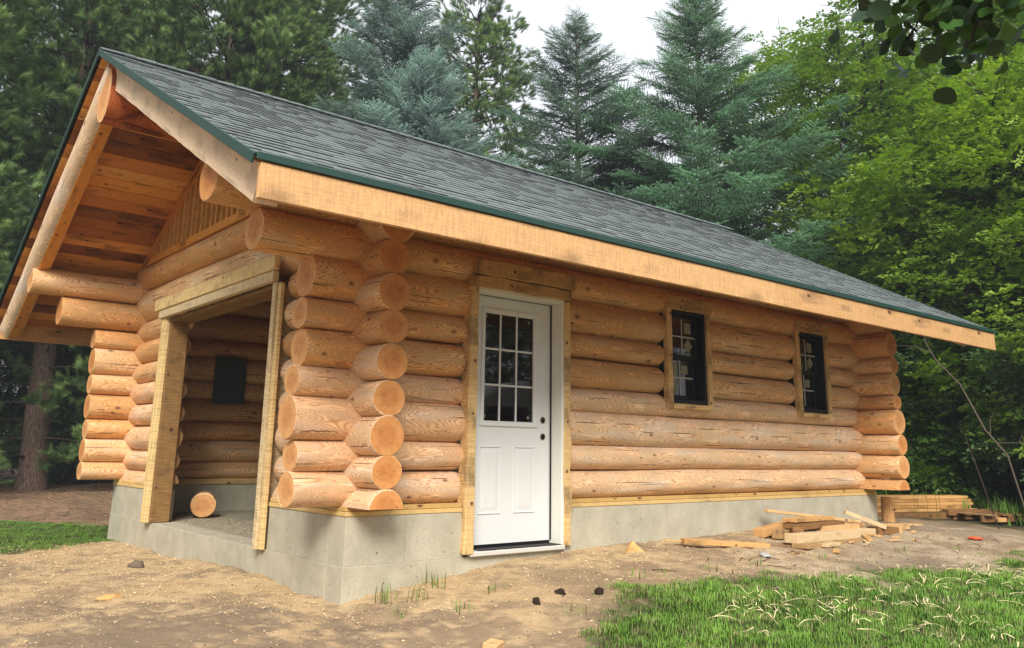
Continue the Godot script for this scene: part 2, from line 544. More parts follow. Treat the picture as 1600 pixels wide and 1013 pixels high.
func grass_edge(x: float) -> float:
	var pts := [[0.2, 2.3], [0.57, 1.75], [1.25, 1.30], [1.75, 1.18], [2.46, 1.44], [3.29, 1.73], [4.46, 1.92], [6.09, 2.07], [12.0, 2.6]]
	for i in pts.size() - 1:
		if x < pts[i + 1][0]:
			return 0.13 + lerpf(pts[i][1], pts[i + 1][1], (x - pts[i][0]) / (pts[i + 1][0] - pts[i][0]))
	return 2.6

func grass_right(x: float, z: float) -> float:
	if x < 0.2:
		return 0.0
	return sstep(-0.30, 0.22, z - grass_edge(x) + nz.get_noise_2d(x * 60.0, z * 60.0) * 0.42 + nf.get_noise_2d(x * 150.0, z * 150.0) * 0.25)

func grass_left(x: float, z: float) -> float:
	var front := -5.25 + clampf(-x, 0.0, 4.0) * 0.36
	var back := -7.3 - clampf(0.4 - x, 0.0, 6.0) * 1.5
	var wob := nz.get_noise_2d(x * 30.0, z * 30.0) * 0.5
	return sstep(-0.2, 0.2, front - z + wob) * sstep(-0.3, 0.3, z - back + wob) * sstep(1.6, 0.8, x)

func sawdust(x: float, z: float) -> float:
	var s := 0.0
	if x < 0.3:
		s = sstep(3.4, 0.4, -x + absf(z + 2.6) * 0.18) * sstep(0.4, -0.4, z - x * 0.4)
	if z > -0.3 and x > -0.2:
		s = maxf(s, sstep(1.1, 0.2, z - 0.15) * sstep(6.0, 2.0, x) * 0.95)
		s = maxf(s, sstep(1.0, 0.0, absf(z - 1.1) / 0.9) * sstep(0.3, 1.0, x) * sstep(6.0, 2.5, x) * 0.6)
	return s

func ground_color(x: float, z: float) -> Color:
	var n1 := nz.get_noise_2d(x * 45.0, z * 45.0)
	var n2 := nf.get_noise_2d(x * 130.0, z * 130.0)
	var n3 := nz.get_noise_2d(x * 9.0 + 50.0, z * 9.0)
	var n4 := nf.get_noise_2d(x * 420.0, z * 420.0 + 31.0)
	var dirt := Color(0.50, 0.37, 0.235).lerp(Color(0.38, 0.295, 0.205), clampf(0.5 + n3 * 1.4 + n2 * 0.4, 0, 1))
	var dust := Color(1.0, 0.78, 0.46).lerp(Color(0.78, 0.57, 0.33), clampf(0.5 + n1 * 0.8 + n4 * 0.5, 0, 1))
	var s := clampf(sawdust(x, z) * 0.72 + n1 * 0.85 + n2 * 0.8 + n4 * 0.7 + 0.16, 0.0, 1.0)
	var c := dirt.lerp(dust, sstep(0.08, 0.92, s))
	var sand := sstep(1.8, 4.5, x) * sstep(0.0, 0.9, z + n1 * 0.5) * sstep(3.4, 2.0, z)
	c = c.lerp(Color(0.80, 0.68, 0.50), sand * clampf(0.68 + n3 + n1 * 0.8 + n2 * 0.5, 0.0, 0.9))
	var back := sstep(-6.5, -8.5, z + n1 * 1.5)
	c = c.lerp(Color(0.46, 0.30, 0.19).lerp(Color(0.28, 0.19, 0.12), clampf(0.5 + n1 + n2, 0, 1)), back)
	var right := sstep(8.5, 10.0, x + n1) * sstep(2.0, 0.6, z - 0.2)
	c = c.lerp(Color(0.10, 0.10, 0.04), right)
	var damp := sstep(0.12, 0.40, nz.get_noise_2d(x * 33.0 + 400.0, z * 33.0) + n2 * 0.35)
	c = c.lerp(Color(0.27, 0.205, 0.145), damp * 0.55 * (1.0 - back))
	var g := maxf(grass_right(x, z), grass_left(x, z))
	c = c.lerp(Color(0.085, 0.095, 0.036), g * 0.9)
	return c

func lines(lo: float, hi: float, step: float, reach: float) -> PackedFloat32Array:
	var a := []
	var x := lo
	while x < hi:
		a.append(x)
		x += step
	var s := step
	while x < reach:
		a.append(x)
		s = minf(s * 1.09, 6.0)
		x += s
	a.append(reach)
	s = step
	x = lo - s
	while x > -reach:
		a.push_front(x)
		s = minf(s * 1.09, 6.0)
		x -= s
	a.push_front(-reach)
	return PackedFloat32Array(a)

func make_ground() -> void:
	var xs := lines(-3.2, 7.6, 0.042, 160.0)
	var zs := lines(-8.0, 3.2, 0.042, 160.0)
	var m := MB.new()
	var nx := xs.size()
	var nzs := zs.size()
	var H := PackedFloat32Array()
	H.resize(nx * nzs)
	for i in nx:
		for j in nzs:
			H[i * nzs + j] = ground(xs[i], zs[j])
	for i in nx:
		for j in nzs:
			var x := xs[i]
			var z := zs[j]
			var i0 := maxi(i - 1, 0)
			var i1 := mini(i + 1, nx - 1)
			var j0 := maxi(j - 1, 0)
			var j1 := mini(j + 1, nzs - 1)
			var dx := (H[i1 * nzs + j] - H[i0 * nzs + j]) / (xs[i1] - xs[i0])
			var dz := (H[i * nzs + j1] - H[i * nzs + j0]) / (zs[j1] - zs[j0])
			m.col = ground_color(x, z)
			m.p(Vector3(x, H[i * nzs + j], z), Vector3(-dx, 1, -dz).normalized())
	for i in nx - 1:
		for j in nzs - 1:
			if xs[i] > 0.3 and xs[i + 1] < L - 0.3 and zs[j] > -W + 0.3 and zs[j + 1] < -0.3:
				continue
			var k := i * nzs + j
			m.ix.append_array(PackedInt32Array([k, k + nzs, k + nzs + 1, k, k + nzs + 1, k + 1]))
	structure(put("ground", m.mesh(M.ground, true, false)))

# ------------------------------------------------------------------ logs
# a peeled log along local x from 0 to ln; clips: [x0, x1, ymin, ymax]
func log_mesh(ln: float, ry: float, rz: float, sd: int, e0 := "cut", e1 := "cut", clips := [], taper := 0.0, side: Material = null, endm: Material = null, flat := -9.0) -> ArrayMesh:
	var nt := 28
	var xs := []
	var rr := []
	var ed := [[0.0, -0.007], [0.007, 0.0]] if e0 == "cut" else [[0.0, -0.028], [0.010, -0.013], [0.025, -0.005], [0.06, 0.0]]
	for e in ed:
		xs.append(e[0]); rr.append(e[1])
	var x0: float = xs[-1]
	var ed1 := [[0.007, 0.0], [0.0, -0.007]] if e1 == "cut" else [[0.06, 0.0], [0.025, -0.005], [0.010, -0.013], [0.0, -0.028]]
	var x1: float = ln - ed1[0][0]
	var k := maxi(2, int((x1 - x0) / 0.09))
	for i in range(1, k):
		xs.append(lerpf(x0, x1, float(i) / k)); rr.append(0.0)
	for c in clips:
		for q in [c[0] - 0.004, c[0] + 0.004, c[1] - 0.004, c[1] + 0.004]:
			if q > x0 and q < x1:
				xs.append(q); rr.append(0.0)
	for e in ed1:
		xs.append(ln - e[0]); rr.append(e[1])
	var order := range(xs.size())
	order.sort_custom(func(a, b): return xs[a] < xs[b])
	var pts := []
	var us := []
	var ph := sd * 7.31
	for i in order:
		var x: float = xs[i]
		var ring := []
		var t := 1.0 - taper * x / maxf(ln, 0.1)
		var oy := nz.get_noise_2d(x * 9.0 + ph, 3.0) * 0.018
		var oz := nz.get_noise_2d(x * 9.0 + ph, 90.0) * 0.020
		for j in nt + 1:
			var a := TAU * (j % nt) / nt
			var d := 1.0 + nz.get_noise_3d(x * 26.0 + ph, cos(a) * 30.0, sin(a) * 30.0) * 0.045
			var y: float = cos(a) * (ry * t * d + rr[i]) + oy
			var z: float = sin(a) * (rz * t * d + rr[i]) + oz
			y = maxf(y, flat)
			for c in clips:
				if x > c[0] and x < c[1]:
					y = clampf(y, c[2], c[3])
			ring.append(Vector3(x, y, z))
		pts.append(ring)
		us.append(x / 1.7)
	var m := MB.new()
	m.grid(pts, pts.size(), nt, us, fmod(sd * 0.377, 1.0), fmod(sd * 0.613, 1.0))
	var am := m.mesh(side if side else M.log[sd % M.log.size()])
	var e := MB.new()
	var ea := sd * 1.7
	for q in [0, pts.size() - 1]:
		var mid := Vector3.ZERO
		for j in nt:
			mid += pts[q][j] / nt
		var nn := Vector3.LEFT if q == 0 else Vector3.RIGHT
		var i0 := e.p(mid, nn, Vector2(0.5, 0.5))
		for j in nt + 1:
			var pt: Vector3 = pts[q][j]
			var dv := Vector2(pt.y / (ry * 1.06), pt.z / (rz * 1.06)).rotated(ea) * 0.485
			e.p(pt, nn, Vector2(0.5, 0.5) + dv)
		for j in nt:
			if q == 0:
				e.ix.append_array(PackedInt32Array([i0, i0 + 1 + j, i0 + 2 + j]))
			else:
				e.ix.append_array(PackedInt32Array([i0, i0 + 2 + j, i0 + 1 + j]))
	return e.add_to(am, endm if endm else M.ends[(sd * 5 + 1) % M.ends.size()])

var log_no := 0
func log_x(xa: float, xb: float, y: float, z: float, ry: float, rz: float, e0 := "cut", e1 := "cut", clips := [], side: Material = null, flat := -9.0, called := "log") -> void:
	log_no += 1
	var cl := []
	for c in clips:
		cl.append([c[0] - xa, c[1] - xa, c[2] - y, c[3] - y])
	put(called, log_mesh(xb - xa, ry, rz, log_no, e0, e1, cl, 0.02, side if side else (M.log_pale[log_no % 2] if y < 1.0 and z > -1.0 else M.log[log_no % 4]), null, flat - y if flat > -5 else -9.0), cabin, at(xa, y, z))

func log_z(za: float, zb: float, x: float, y: float, ry: float, rx: float, e0 := "cut", e1 := "cut", side: Material = null, flat := -9.0, clips := []) -> void:
	# local x runs toward -z, from za down to zb
	log_no += 1
	var cl := []
	for c in clips:
		cl.append([za - c[0], za - c[1], c[2] - y, c[3] - y])
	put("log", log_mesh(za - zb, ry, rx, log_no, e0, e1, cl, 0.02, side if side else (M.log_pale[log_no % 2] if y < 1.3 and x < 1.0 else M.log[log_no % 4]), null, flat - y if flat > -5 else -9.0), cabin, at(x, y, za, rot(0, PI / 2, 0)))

func half(a: Array, i: int) -> float:
	return (a[i + 1] - a[i]) * 0.5 + 0.004

func make_walls() -> void:
	var BL := [0.066, 0.31, 0.52, 0.82, 1.036, 1.303, 1.525, 1.852]
	var d0 := 1.05
	var d1 := 2.07
	for i in 7:
		var y: float = (BL[i] + BL[i + 1]) * 0.5
		var ry := half(BL, i)
		var rz := lerpf(ry, 0.145, 0.45)
		var z := -0.135 - rng.randf_range(0.0, 0.012)
		var fl := 0.066 if i == 0 else -9.0
		log_x(-0.37 + rng.randf_range(-0.035, 0.025) + (0.03 if i > 4 else 0.0) - 0.02, d0, y, z, ry, rz, "cut", "round", [], null, fl)
		if i >= 4:
			log_x(d1, 3.468, y, z, ry, rz, "round", "round")
			log_x(4.132, 5.762, y, z, ry, rz, "round", "round")
			log_x(6.423, L + 0.38 + rng.randf() * 0.03, y, z, ry, rz, "round", "cut")
		elif i == 3:
			log_x(d1, L + 0.38, y, z, ry, rz, "round", "cut", [[3.47, 4.13, -9.0, 0.925], [5.765, 6.42, -9.0, 0.925]])
		else:
			log_x(d1, L + 0.38 + rng.randf() * 0.03, y, z, ry, rz, "round", "cut", [], null, fl)
	log_x(-0.78, L + 0.55, 1.962, -0.14, 0.155, 0.165, "cut", "cut", [[1.05, 2.1, 1.86, 9], [3.46, 4.14, 1.915, 9], [5.76, 6.42, 1.915, 9]])
	log_x(-1.125, L + 0.75, 2.275, -0.16, 0.178, 0.178)
	# back wall
	var BH := [0.07, 0.28, 0.545, 0.772, 1.056, 1.29, 1.598, 1.816]
	for i in 7:
		var ry := half(BH, i)
		log_x(-0.445 + rng.randf_range(-0.02, 0.02), L + 0.4, (BH[i] + BH[i + 1]) * 0.5, -W + 0.15, ry, lerpf(ry, 0.14, 0.5), "cut", "cut", [], null, 0.07 if i == 0 else -9.0)
	log_x(-0.875, L + 0.5, 2.01, -W + 0.15, 0.166, 0.166)
	log_x(-1.222, L + 0.75, 2.333, -W + 0.16, 0.152, 0.152)
	# gable wall, with the wide opening
	var BF := [0.06, 0.19, 0.422, 0.70, 0.952, 1.205, 1.446, 1.714, 1.975]
	for i in 8:
		var y: float = (BF[i] + BF[i + 1]) * 0.5
		var ry := half(BF, i)
		var rx := lerpf(ry, 0.14, 0.4)
		if i == 0:
			y = 0.06
			ry = 0.134
			rx = 0.14
		var fl := 0.066 if i == 0 else -9.0
		var ze := 0.285 + rng.randf_range(-0.025, 0.02)
		log_z(ze, -1.31, 0.142, y, ry, rx, "cut", "round", null, fl)
		log_z(-4.25, -W - 0.36, 0.142, y, ry, rx, "round", "cut", null, fl)
	log_z(0.26, -W - 0.36, 0.142, 2.165, 0.205, 0.17, "cut", "cut", null, -9.0, [])
	log_z(-0.10, -W + 0.12, 0.12, 2.515, 0.165, 0.17, "round", "round")
	# far gable wall
	var BG := [0.088, 0.204, 0.484, 0.72, 1.025, 1.194, 1.462, 1.662, 1.966]
	for i in 8:
		var y: float = (BG[i] + BG[i + 1]) * 0.5
		var ry := half(BG, i)
		var rx := lerpf(ry, 0.135, 0.35)
		if i == 0:
			y = 0.07
			ry = 0.13
			rx = 0.14
		log_z(0.44 + rng.randf_range(-0.015, 0.02), -W - 0.4, L - 0.16, y, ry - (0.006 if i in [1, 3] else 0.0), rx, "cut", "cut", null, 0.075 if i == 0 else -9.0)
	log_z(0.40, -W - 0.4, L - 0.16, 2.13, 0.17, 0.17)
	log_z(-0.10, -W + 0.12, L - 0.13, 2.47, 0.18, 0.17, "round", "round")
	# ridge beam
	put("ridge_beam", log_mesh(OX + L + OX2 - 0.16, 0.285, 0.235, 301, "cut", "cut", [], 0.0, M.log_stained, M.ends[0]), cabin, at(-1.27, 3.74, -W / 2))

# ------------------------------------------------------------------ roof
func slope_basis(s: int) -> Basis:
	var al := atan(SLOPE)
	var nn := Vector3(0, cos(al), s * sin(al))
	return Basis(Vector3.RIGHT, nn, Vector3.RIGHT.cross(nn))

func make_roof() -> void:
	var al := atan(SLOPE)
	var ls := (W / 2 + ZF) / cos(al)
	var x0 := -OX - 0.03
	var x1 := L + OX2 + 0.03
	var ridge := Vector3(0, YR + (W / 2 + ZF) * SLOPE, -W / 2)
	var um := MB.new()
	for s in [1, -1]:
		var b := slope_basis(s)
		um.box(Vector3(x1 - x0 - 0.03, 0.012, ls - 0.004), 0.001, Transform3D(b, ridge + b * Vector3((x0 + x1) / 2, -0.022, s * (ls / 2 + 0.004))))
	var roof := put("roof", um.mesh(M.underlay, false, false), cabin)
	# sheathing planks, seen from below
	for s in [1, -1]:
		var b := slope_basis(s)
		var d := 0.03
		var k := 0
		while d < ls - 0.04:
			var w := minf(rng.randf_range(0.165, 0.20), ls - d)
			var t := rng.randf_range(-0.004, 0.004)
			var bm := box_mesh(Vector3(x1 - x0 - 0.06, 0.03, snappedf(w - 0.006, 0.005)), M.deck[(k * 5 + rng.randi() % 3) % M.deck.size()], 0.003)
			put("plank", bm, roof, Transform3D(b, ridge + b * Vector3((x0 + x1) / 2, -0.048 + t, s * (d + w / 2))))
			d += w
			k += 1
	# shingles
	var field := MB.new()
	var tabs := []
	var ex := 0.139
	for s in [1, -1]:
		var rows := int(ls / ex) + 1
		for r in rows:
			var d := ls + 0.012 - r * ex
			if d < 0.05:
				break
			var x := x0 - 0.005 - rng.randf() * 0.28
			while x < x1:
				var w: float = pick([0.10, 0.14, 0.19, 0.24])
				var xa := maxf(x, x0 - 0.006)
				var xb := minf(x + w, x1 + 0.006)
				x += w
				if xb - xa > 0.03:
					tabs.append([s, d + rng.randf_range(-0.004, 0.004), xa, xb, rng.randi() % 5, 0.007 if rng.randf() < 0.55 else 0.0115])
	var eye := Vector3(-3.0, 0.47, 5.44)
	for t in tabs:
		var b := slope_basis(t[0])
		t.append((ridge + b * Vector3((t[2] + t[3]) / 2, 0, t[0] * t[1]) - eye).length() if t[0] > 0 else 99.0)
	tabs.sort_custom(func(a, c): return a[6] < c[6])
	var cache := {}
	var tones := [1.0, 0.95, 0.88, 0.98, 0.82]
	for k in tabs.size():
		var t: Array = tabs[k]
		var b := slope_basis(t[0])
		var dep: float = minf(0.17, t[1])
		var w: float = t[3] - t[2] - 0.006
		var xf := Transform3D(b, ridge + b * Vector3((t[2] + t[3]) / 2, -0.014, t[0] * t[1]))
		if k < 300:
			var key := [snappedf(w, 0.01), t[4], t[5], t[0]]
			if not cache.has(key):
				var q := MB.new()
				q.col = Color(1, 1, 1) * tones[t[4]]
				tab(q, w, t[5], dep, t[0], Transform3D())
				cache[key] = q.mesh(M.shingle_field, true, false)
			put("shingle", cache[key], roof, xf)
		else:
			field.col = Color(1, 1, 1) * tones[t[4]]
			tab(field, w, t[5], dep, t[0], xf)
	var cap := MB.new()
	var sf := put("shingle_field", field.mesh(M.shingle_field, true, false), roof)
	sf.set_meta("kind", "stuff")
	# ridge caps
	var rx := x0
	while rx < x1:
		var m := MB.new()
		for s in [1, -1]:
			var b := slope_basis(s)
			m.box(Vector3(0.31, 0.012, 0.14), 0.002, Transform3D(b * rot(0, 0, 0.03), ridge + b * Vector3(0, 0.012, s * 0.072)))
		put("ridge_cap", m.mesh(M.shingle[rng.randi() % 5], false, false), roof, at(rx + 0.15, 0.0, 0))
		rx += 0.2
	# drip edges
	for s in [1, -1]:
		var zc: float = -W / 2 + s * (W / 2 + ZF + 0.012)
		slab("drip_edge", Vector3(x0, YE + 0.002, zc - 0.010), Vector3(x1, YE + 0.046, zc + 0.004), M.green_metal, roof, 0.003)
		var b := slope_basis(s)
		for xe in [x0 - 0.006, x1 + 0.006]:
			put("drip_edge", box_mesh(Vector3(0.014, 0.062, ls), M.green_metal, 0.003), roof, Transform3D(b, ridge + b * Vector3(xe, -0.038, s * ls / 2)))
	# fascia boards: near eave in two lengths, far eave in one
	slab("fascia_board", Vector3(-OX, YE - 0.206, ZF - 0.035), Vector3(3.493, YE - 0.002, ZF), M.fascia[0], cabin, 0.003)
	slab("fascia_board", Vector3(3.496, YE - 0.206, ZF - 0.037), Vector3(L + OX2, YE - 0.002, ZF - 0.002), M.fascia[1], cabin, 0.003)
	slab("fascia_board", Vector3(-OX, YE - 0.206, -W - ZF), Vector3(L + OX2, YE - 0.002, -W - ZF + 0.035), M.fascia[1], cabin, 0.003)
	# rafter logs at both gables
	for xr in [-1.155, L + 0.68]:
		for s in [1, -1]:
			var len_r := ls - 0.10
			var b := slope_basis(s)
			var ax := b * Vector3(0, 0, s)      # down the slope
			var up := b * Vector3(0, 1, 0)
			var bb := Basis(ax, up, ax.cross(up))
			var o := ridge + b * Vector3(xr, -0.185, s * 0.03)
			log_no += 1
			var fl := -0.122 if s < 0 else -0.13
			if s < 0:
				bb = bb * rot(-0.34, 0, 0)
			var nm := log_mesh(len_r, 0.132 if s > 0 else 0.14, 0.105 if s > 0 else 0.125, log_no + 40, "cut", "cut", [[-1, 99, fl, 0.108]], 0.0, M.log_gray, M.ends[2])
			if s > 0:
				nm = live_slab(len_r - 0.13, 0.265, 0.15, 60 + int(xr), M.rake[0], 0.010)
				o += bb * Vector3(len_r / 2 - 0.065, 0.0, 0.0)
			put("rafter", nm, cabin, Transform3D(bb, o))
			if s < 0:
				put("rafter_face", box_mesh(Vector3(len_r - 0.02, 0.012, 0.132), M.rafter_face, 0.005), cabin, Transform3D(bb, o + bb * Vector3(len_r / 2, fl - 0.004, 0)))
	for xg in [0.06, L - 0.06]:
		# gable boards and battens
		var zt := -0.02
		var yb := 2.66
		var wz := 0.15
		var z := zt
		var out := -1 if xg < 1.0 else 1
		while z > -W + 0.02:
			var zn := z - wz
			var ha := ridge.y - SLOPE * absf(z + W / 2) - 0.075
			var hb := ridge.y - SLOPE * absf(zn + W / 2) - 0.075
			if minf(ha, hb) > yb + 0.03:
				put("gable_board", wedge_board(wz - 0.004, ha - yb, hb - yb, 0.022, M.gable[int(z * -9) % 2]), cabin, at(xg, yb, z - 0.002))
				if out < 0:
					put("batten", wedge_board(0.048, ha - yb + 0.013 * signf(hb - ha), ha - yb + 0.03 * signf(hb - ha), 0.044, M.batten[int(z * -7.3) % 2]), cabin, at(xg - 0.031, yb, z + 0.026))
			z = zn
		# trim round the triangle
		put("gable_trim", box_mesh(Vector3(5.0, 0.09, 0.035), M.deck[3], 0.003), cabin, at(xg + out * 0.052, 2.695, -W / 2, rot(0, PI / 2, 0)))
		for s in [1, -1]:
			var b := slope_basis(s)
			var ax := b * Vector3(0, 0, s)
			var up := b * Vector3(0, 1, 0)
			var bb := Basis(ax, up, ax.cross(up))
			var ln := ls - 1.25
			put("gable_trim", box_mesh(Vector3(ln, 0.13, 0.03), M.deck[1], 0.003), cabin, Transform3D(bb, ridge + b * Vector3(xg + out * 0.057, -0.132, s * (0.18 + ln / 2))))
	# blocking between the plate logs and the planks
	slab("blocking_board", Vector3(-0.05, 2.40, -0.17), Vector3(L + 0.05, 2.62, -0.13), M.trim[2], cabin)
	slab("blocking_board", Vector3(-0.05, 2.40, -W + 0.13), Vector3(L + 0.05, 2.62, -W + 0.17), M.trim[2], cabin)

func tab(q: MB, w: float, th: float, dep: float, s: int, xf: Transform3D) -> void:
	# butt at z = 0, running up the slope (toward -s z)
	var h := w / 2
	var zz := -s * dep
	var a := [Vector3(-h, 0, 0), Vector3(h, 0, 0), Vector3(h, 0, zz), Vector3(-h, 0, zz)]
	var t := [Vector3(-h, th, 0), Vector3(h, th, 0), Vector3(h, 0.002, zz), Vector3(-h, 0.002, zz)]
	for i in 4:
		a[i] = xf * a[i]
		t[i] = xf * t[i]
	var mid: Vector3 = (a[0] + t[2]) * 0.5
	var top := q.col
	q.oq([t[0], t[1], t[2], t[3]], mid)
	q.col = top * 0.30          # cut edge: black asphalt core, doubling as painted shadow gap below each butt
	q.oq([a[0], a[1], t[1], t[0]], mid)
	q.oq([a[0], a[3], t[3], t[0]], mid)
	q.oq([a[1], a[2], t[2], t[1]], mid)
	q.col = top

func wedge_board(w: float, ha: float, hb: float, th: float, m: Material) -> ArrayMesh:
	# an upright board from z = 0 (height ha) to z = -w (height hb)
	var q := MB.new()
	var x := th / 2
	var v := []
	for sx in [-x, x]:
		v.append_array([Vector3(sx, 0, 0), Vector3(sx, 0, -w), Vector3(sx, hb, -w), Vector3(sx, ha, 0)])
	var mid := Vector3(0, (ha + hb) / 4, -w / 2)
	q.oq([v[0], v[1], v[2], v[3]], mid)
	q.oq([v[4], v[5], v[6], v[7]], mid)
	q.oq([v[0], v[1], v[5], v[4]], mid)
	q.oq([v[1], v[2], v[6], v[5]], mid)
	q.oq([v[2], v[3], v[7], v[6]], mid)
	q.oq([v[3], v[0], v[4], v[7]], mid)
	return q.mesh(m, false, false)

# ------------------------------------------------------------------ foundation, openings
func make_foundation() -> void:
	var q := MB.new()
	var sy := -0.33
	var lo := -1.7
	for a in [[0, L, -0.25, 0], [0, L, -W, -W + 0.25], [0, 0.25, -W + 0.25, -0.25], [L - 0.25, L, -W + 0.25, -0.25]]:
		q.box(Vector3(a[1] - a[0], sy - lo, a[3] - a[2]), 0.004, at((a[0] + a[1]) / 2.0, (sy + lo) / 2, (a[2] + a[3]) / 2.0))
	var f := put("foundation", q.mesh(M.concrete_low, false, false), cabin)
	var st := func(x0, x1, z0, z1): slab("stem_wall", Vector3(x0, sy, z0), Vector3(x1, 0, z1), M.concrete, f, 0.0025)
	st.call(0.006, 0.5, -0.25, -0.006)
	st.call(0.502, 1.03, -0.25, -0.0045)
	st.call(2.08, L - 0.005, -0.25, -0.005)
	st.call(0.005, 0.25, -0.46, -0.252)
	st.call(0.0065, 0.25, -1.27, -0.462)
	st.call(0.005, 0.25, -W + 0.004, -4.29)
	st.call(0.252, L - 0.005, -W + 0.005, -W + 0.25)
	st.call(L - 0.25, L - 0.005, -W + 0.252, -0.252)
	slab("floor_slab", Vector3(0.251, -0.5, -W + 0.251), Vector3(L - 0.251, -0.334, -0.251), M.slab, f, 0.002)
	# sill plates under the logs
	for a in [[0.0, 1.03, -0.235, -0.003, 0], [2.08, L, -0.235, -0.003, 0]]:
		slab("sill_plate", Vector3(a[0], 0.002, a[2]), Vector3(a[1], 0.034, a[3] + 0.003), M.sill[0], cabin, 0.003)
		slab("sill_plate", Vector3(a[0], 0.036, a[2]), Vector3(a[1], 0.068, a[3] - 0.006), M.sill[1], cabin, 0.003)
	slab("sill_plate", Vector3(0.0, 0.002, -W), Vector3(L, 0.07, -W + 0.27), M.sill[2], cabin, 0.003)
	slab("sill_plate", Vector3(L - 0.22, 0.002, -W + 0.28), Vector3(L, 0.075, -0.245), M.sill[2], cabin, 0.003)
	for a in [[-1.27, -0.24], [-W - 0.002, -4.29]]:
		put("sill_plate", box_mesh(Vector3(a[1] - a[0], 0.034, 0.225), M.sill[0], 0.003), cabin, at(0.109, 0.019, (a[0] + a[1]) / 2, rot(0, PI / 2, 0)))
		put("sill_plate", box_mesh(Vector3(a[1] - a[0], 0.030, 0.222), M.sill[2], 0.003), cabin, at(0.117, 0.053, (a[0] + a[1]) / 2, rot(0, PI / 2, 0)))

# a slab with wavy, barky long edges: length along x, width y, thickness z
func live_slab(ln: float, wd: float, th: float, sd: int, m: Material, wav := 0.012, back := 0.35) -> ArrayMesh:
	var k := maxi(4, int(ln / 0.05))
	var pts := []
	var us := []
	for i in k + 1:
		var x := ln * i / k - ln / 2
		var a := wd / 2 + nz.get_noise_2d(x * 95.0 + sd * 91.0, 10.0) * wav * 1.7
		var b := wd / 2 + nz.get_noise_2d(x * 95.0 + sd * 91.0, 200.0) * wav * 0.6
		var t := th / 2
		var rg := [Vector3(x, a - 0.008, t), Vector3(x, a, t - 0.012), Vector3(x, a - back * 0.01, -t), Vector3(x, -b, -t), Vector3(x, -b, t - 0.005), Vector3(x, -b + 0.005, t)]
		rg.reverse()
		pts.append(rg)
	var q := MB.new()
	for i in k:
		for j in 6:
			var p0: Vector3 = pts[i][j]
			var p1: Vector3 = pts[i + 1][j]
			var p2: Vector3 = pts[i + 1][(j + 1) % 6]
			var p3: Vector3 = pts[i][(j + 1) % 6]
			q.oq([p0, p1, p2, p3], Vector3((p0.x + p1.x) / 2, 0, 0))
	for e in [0, k]:
		q.oq(pts[e], Vector3.ZERO)
	return q.mesh(m, false, false)

func make_garage_opening() -> void:
	# jamb boards, lintel, casing on the gable wall; opening z -1.40 .. -4.14
	var up := rot(0, 0, PI / 2)
	var side := rot(0, PI / 2, 0)
	put("jamb_board", box_mesh(Vector3(2.165, 0.20, 0.042), M.rough_gray[1], 0.005), cabin, at(0.075, 0.7575, -4.164, up))
	put("jamb_board", box_mesh(Vector3(2.165, 0.20, 0.042), M.rough_gray[0], 0.005), cabin, at(0.075, 0.7575, -1.376, up))
	put("casing_board", box_mesh(Vector3(2.195, 0.05, 0.085), M.rough[0], 0.005), cabin, at(-0.045, 0.765, -4.232, up))
	put("casing_board", box_mesh(Vector3(2.18, 0.03, 0.05), M.rough[2], 0.004), cabin, at(-0.060, 0.76, -4.297, up))
	put("casing_board", box_mesh(Vector3(2.19, 0.04, 0.066), M.rough_gray[0], 0.005), cabin, at(-0.046, 0.762, -1.362, up))
	put("casing_board", box_mesh(Vector3(2.18, 0.035, 0.056), M.rough[0], 0.004), cabin, at(-0.026, 0.758, -1.298, up))
	put("lintel_board", box_mesh(Vector3(3.22, 0.125, 0.055), M.rough[0], 0.006), cabin, at(-0.085, 2.018, -2.905, side))
	put("lintel_board", box_mesh(Vector3(3.05, 0.092, 0.06), M.rough_gray[0], 0.006), cabin, at(-0.068, 1.907, -2.86, side))
	put("lintel_board", box_mesh(Vector3(2.74, 0.04, 0.24), M.rough_gray[1], 0.005), cabin, at(0.095, 1.839, -2.77, side))

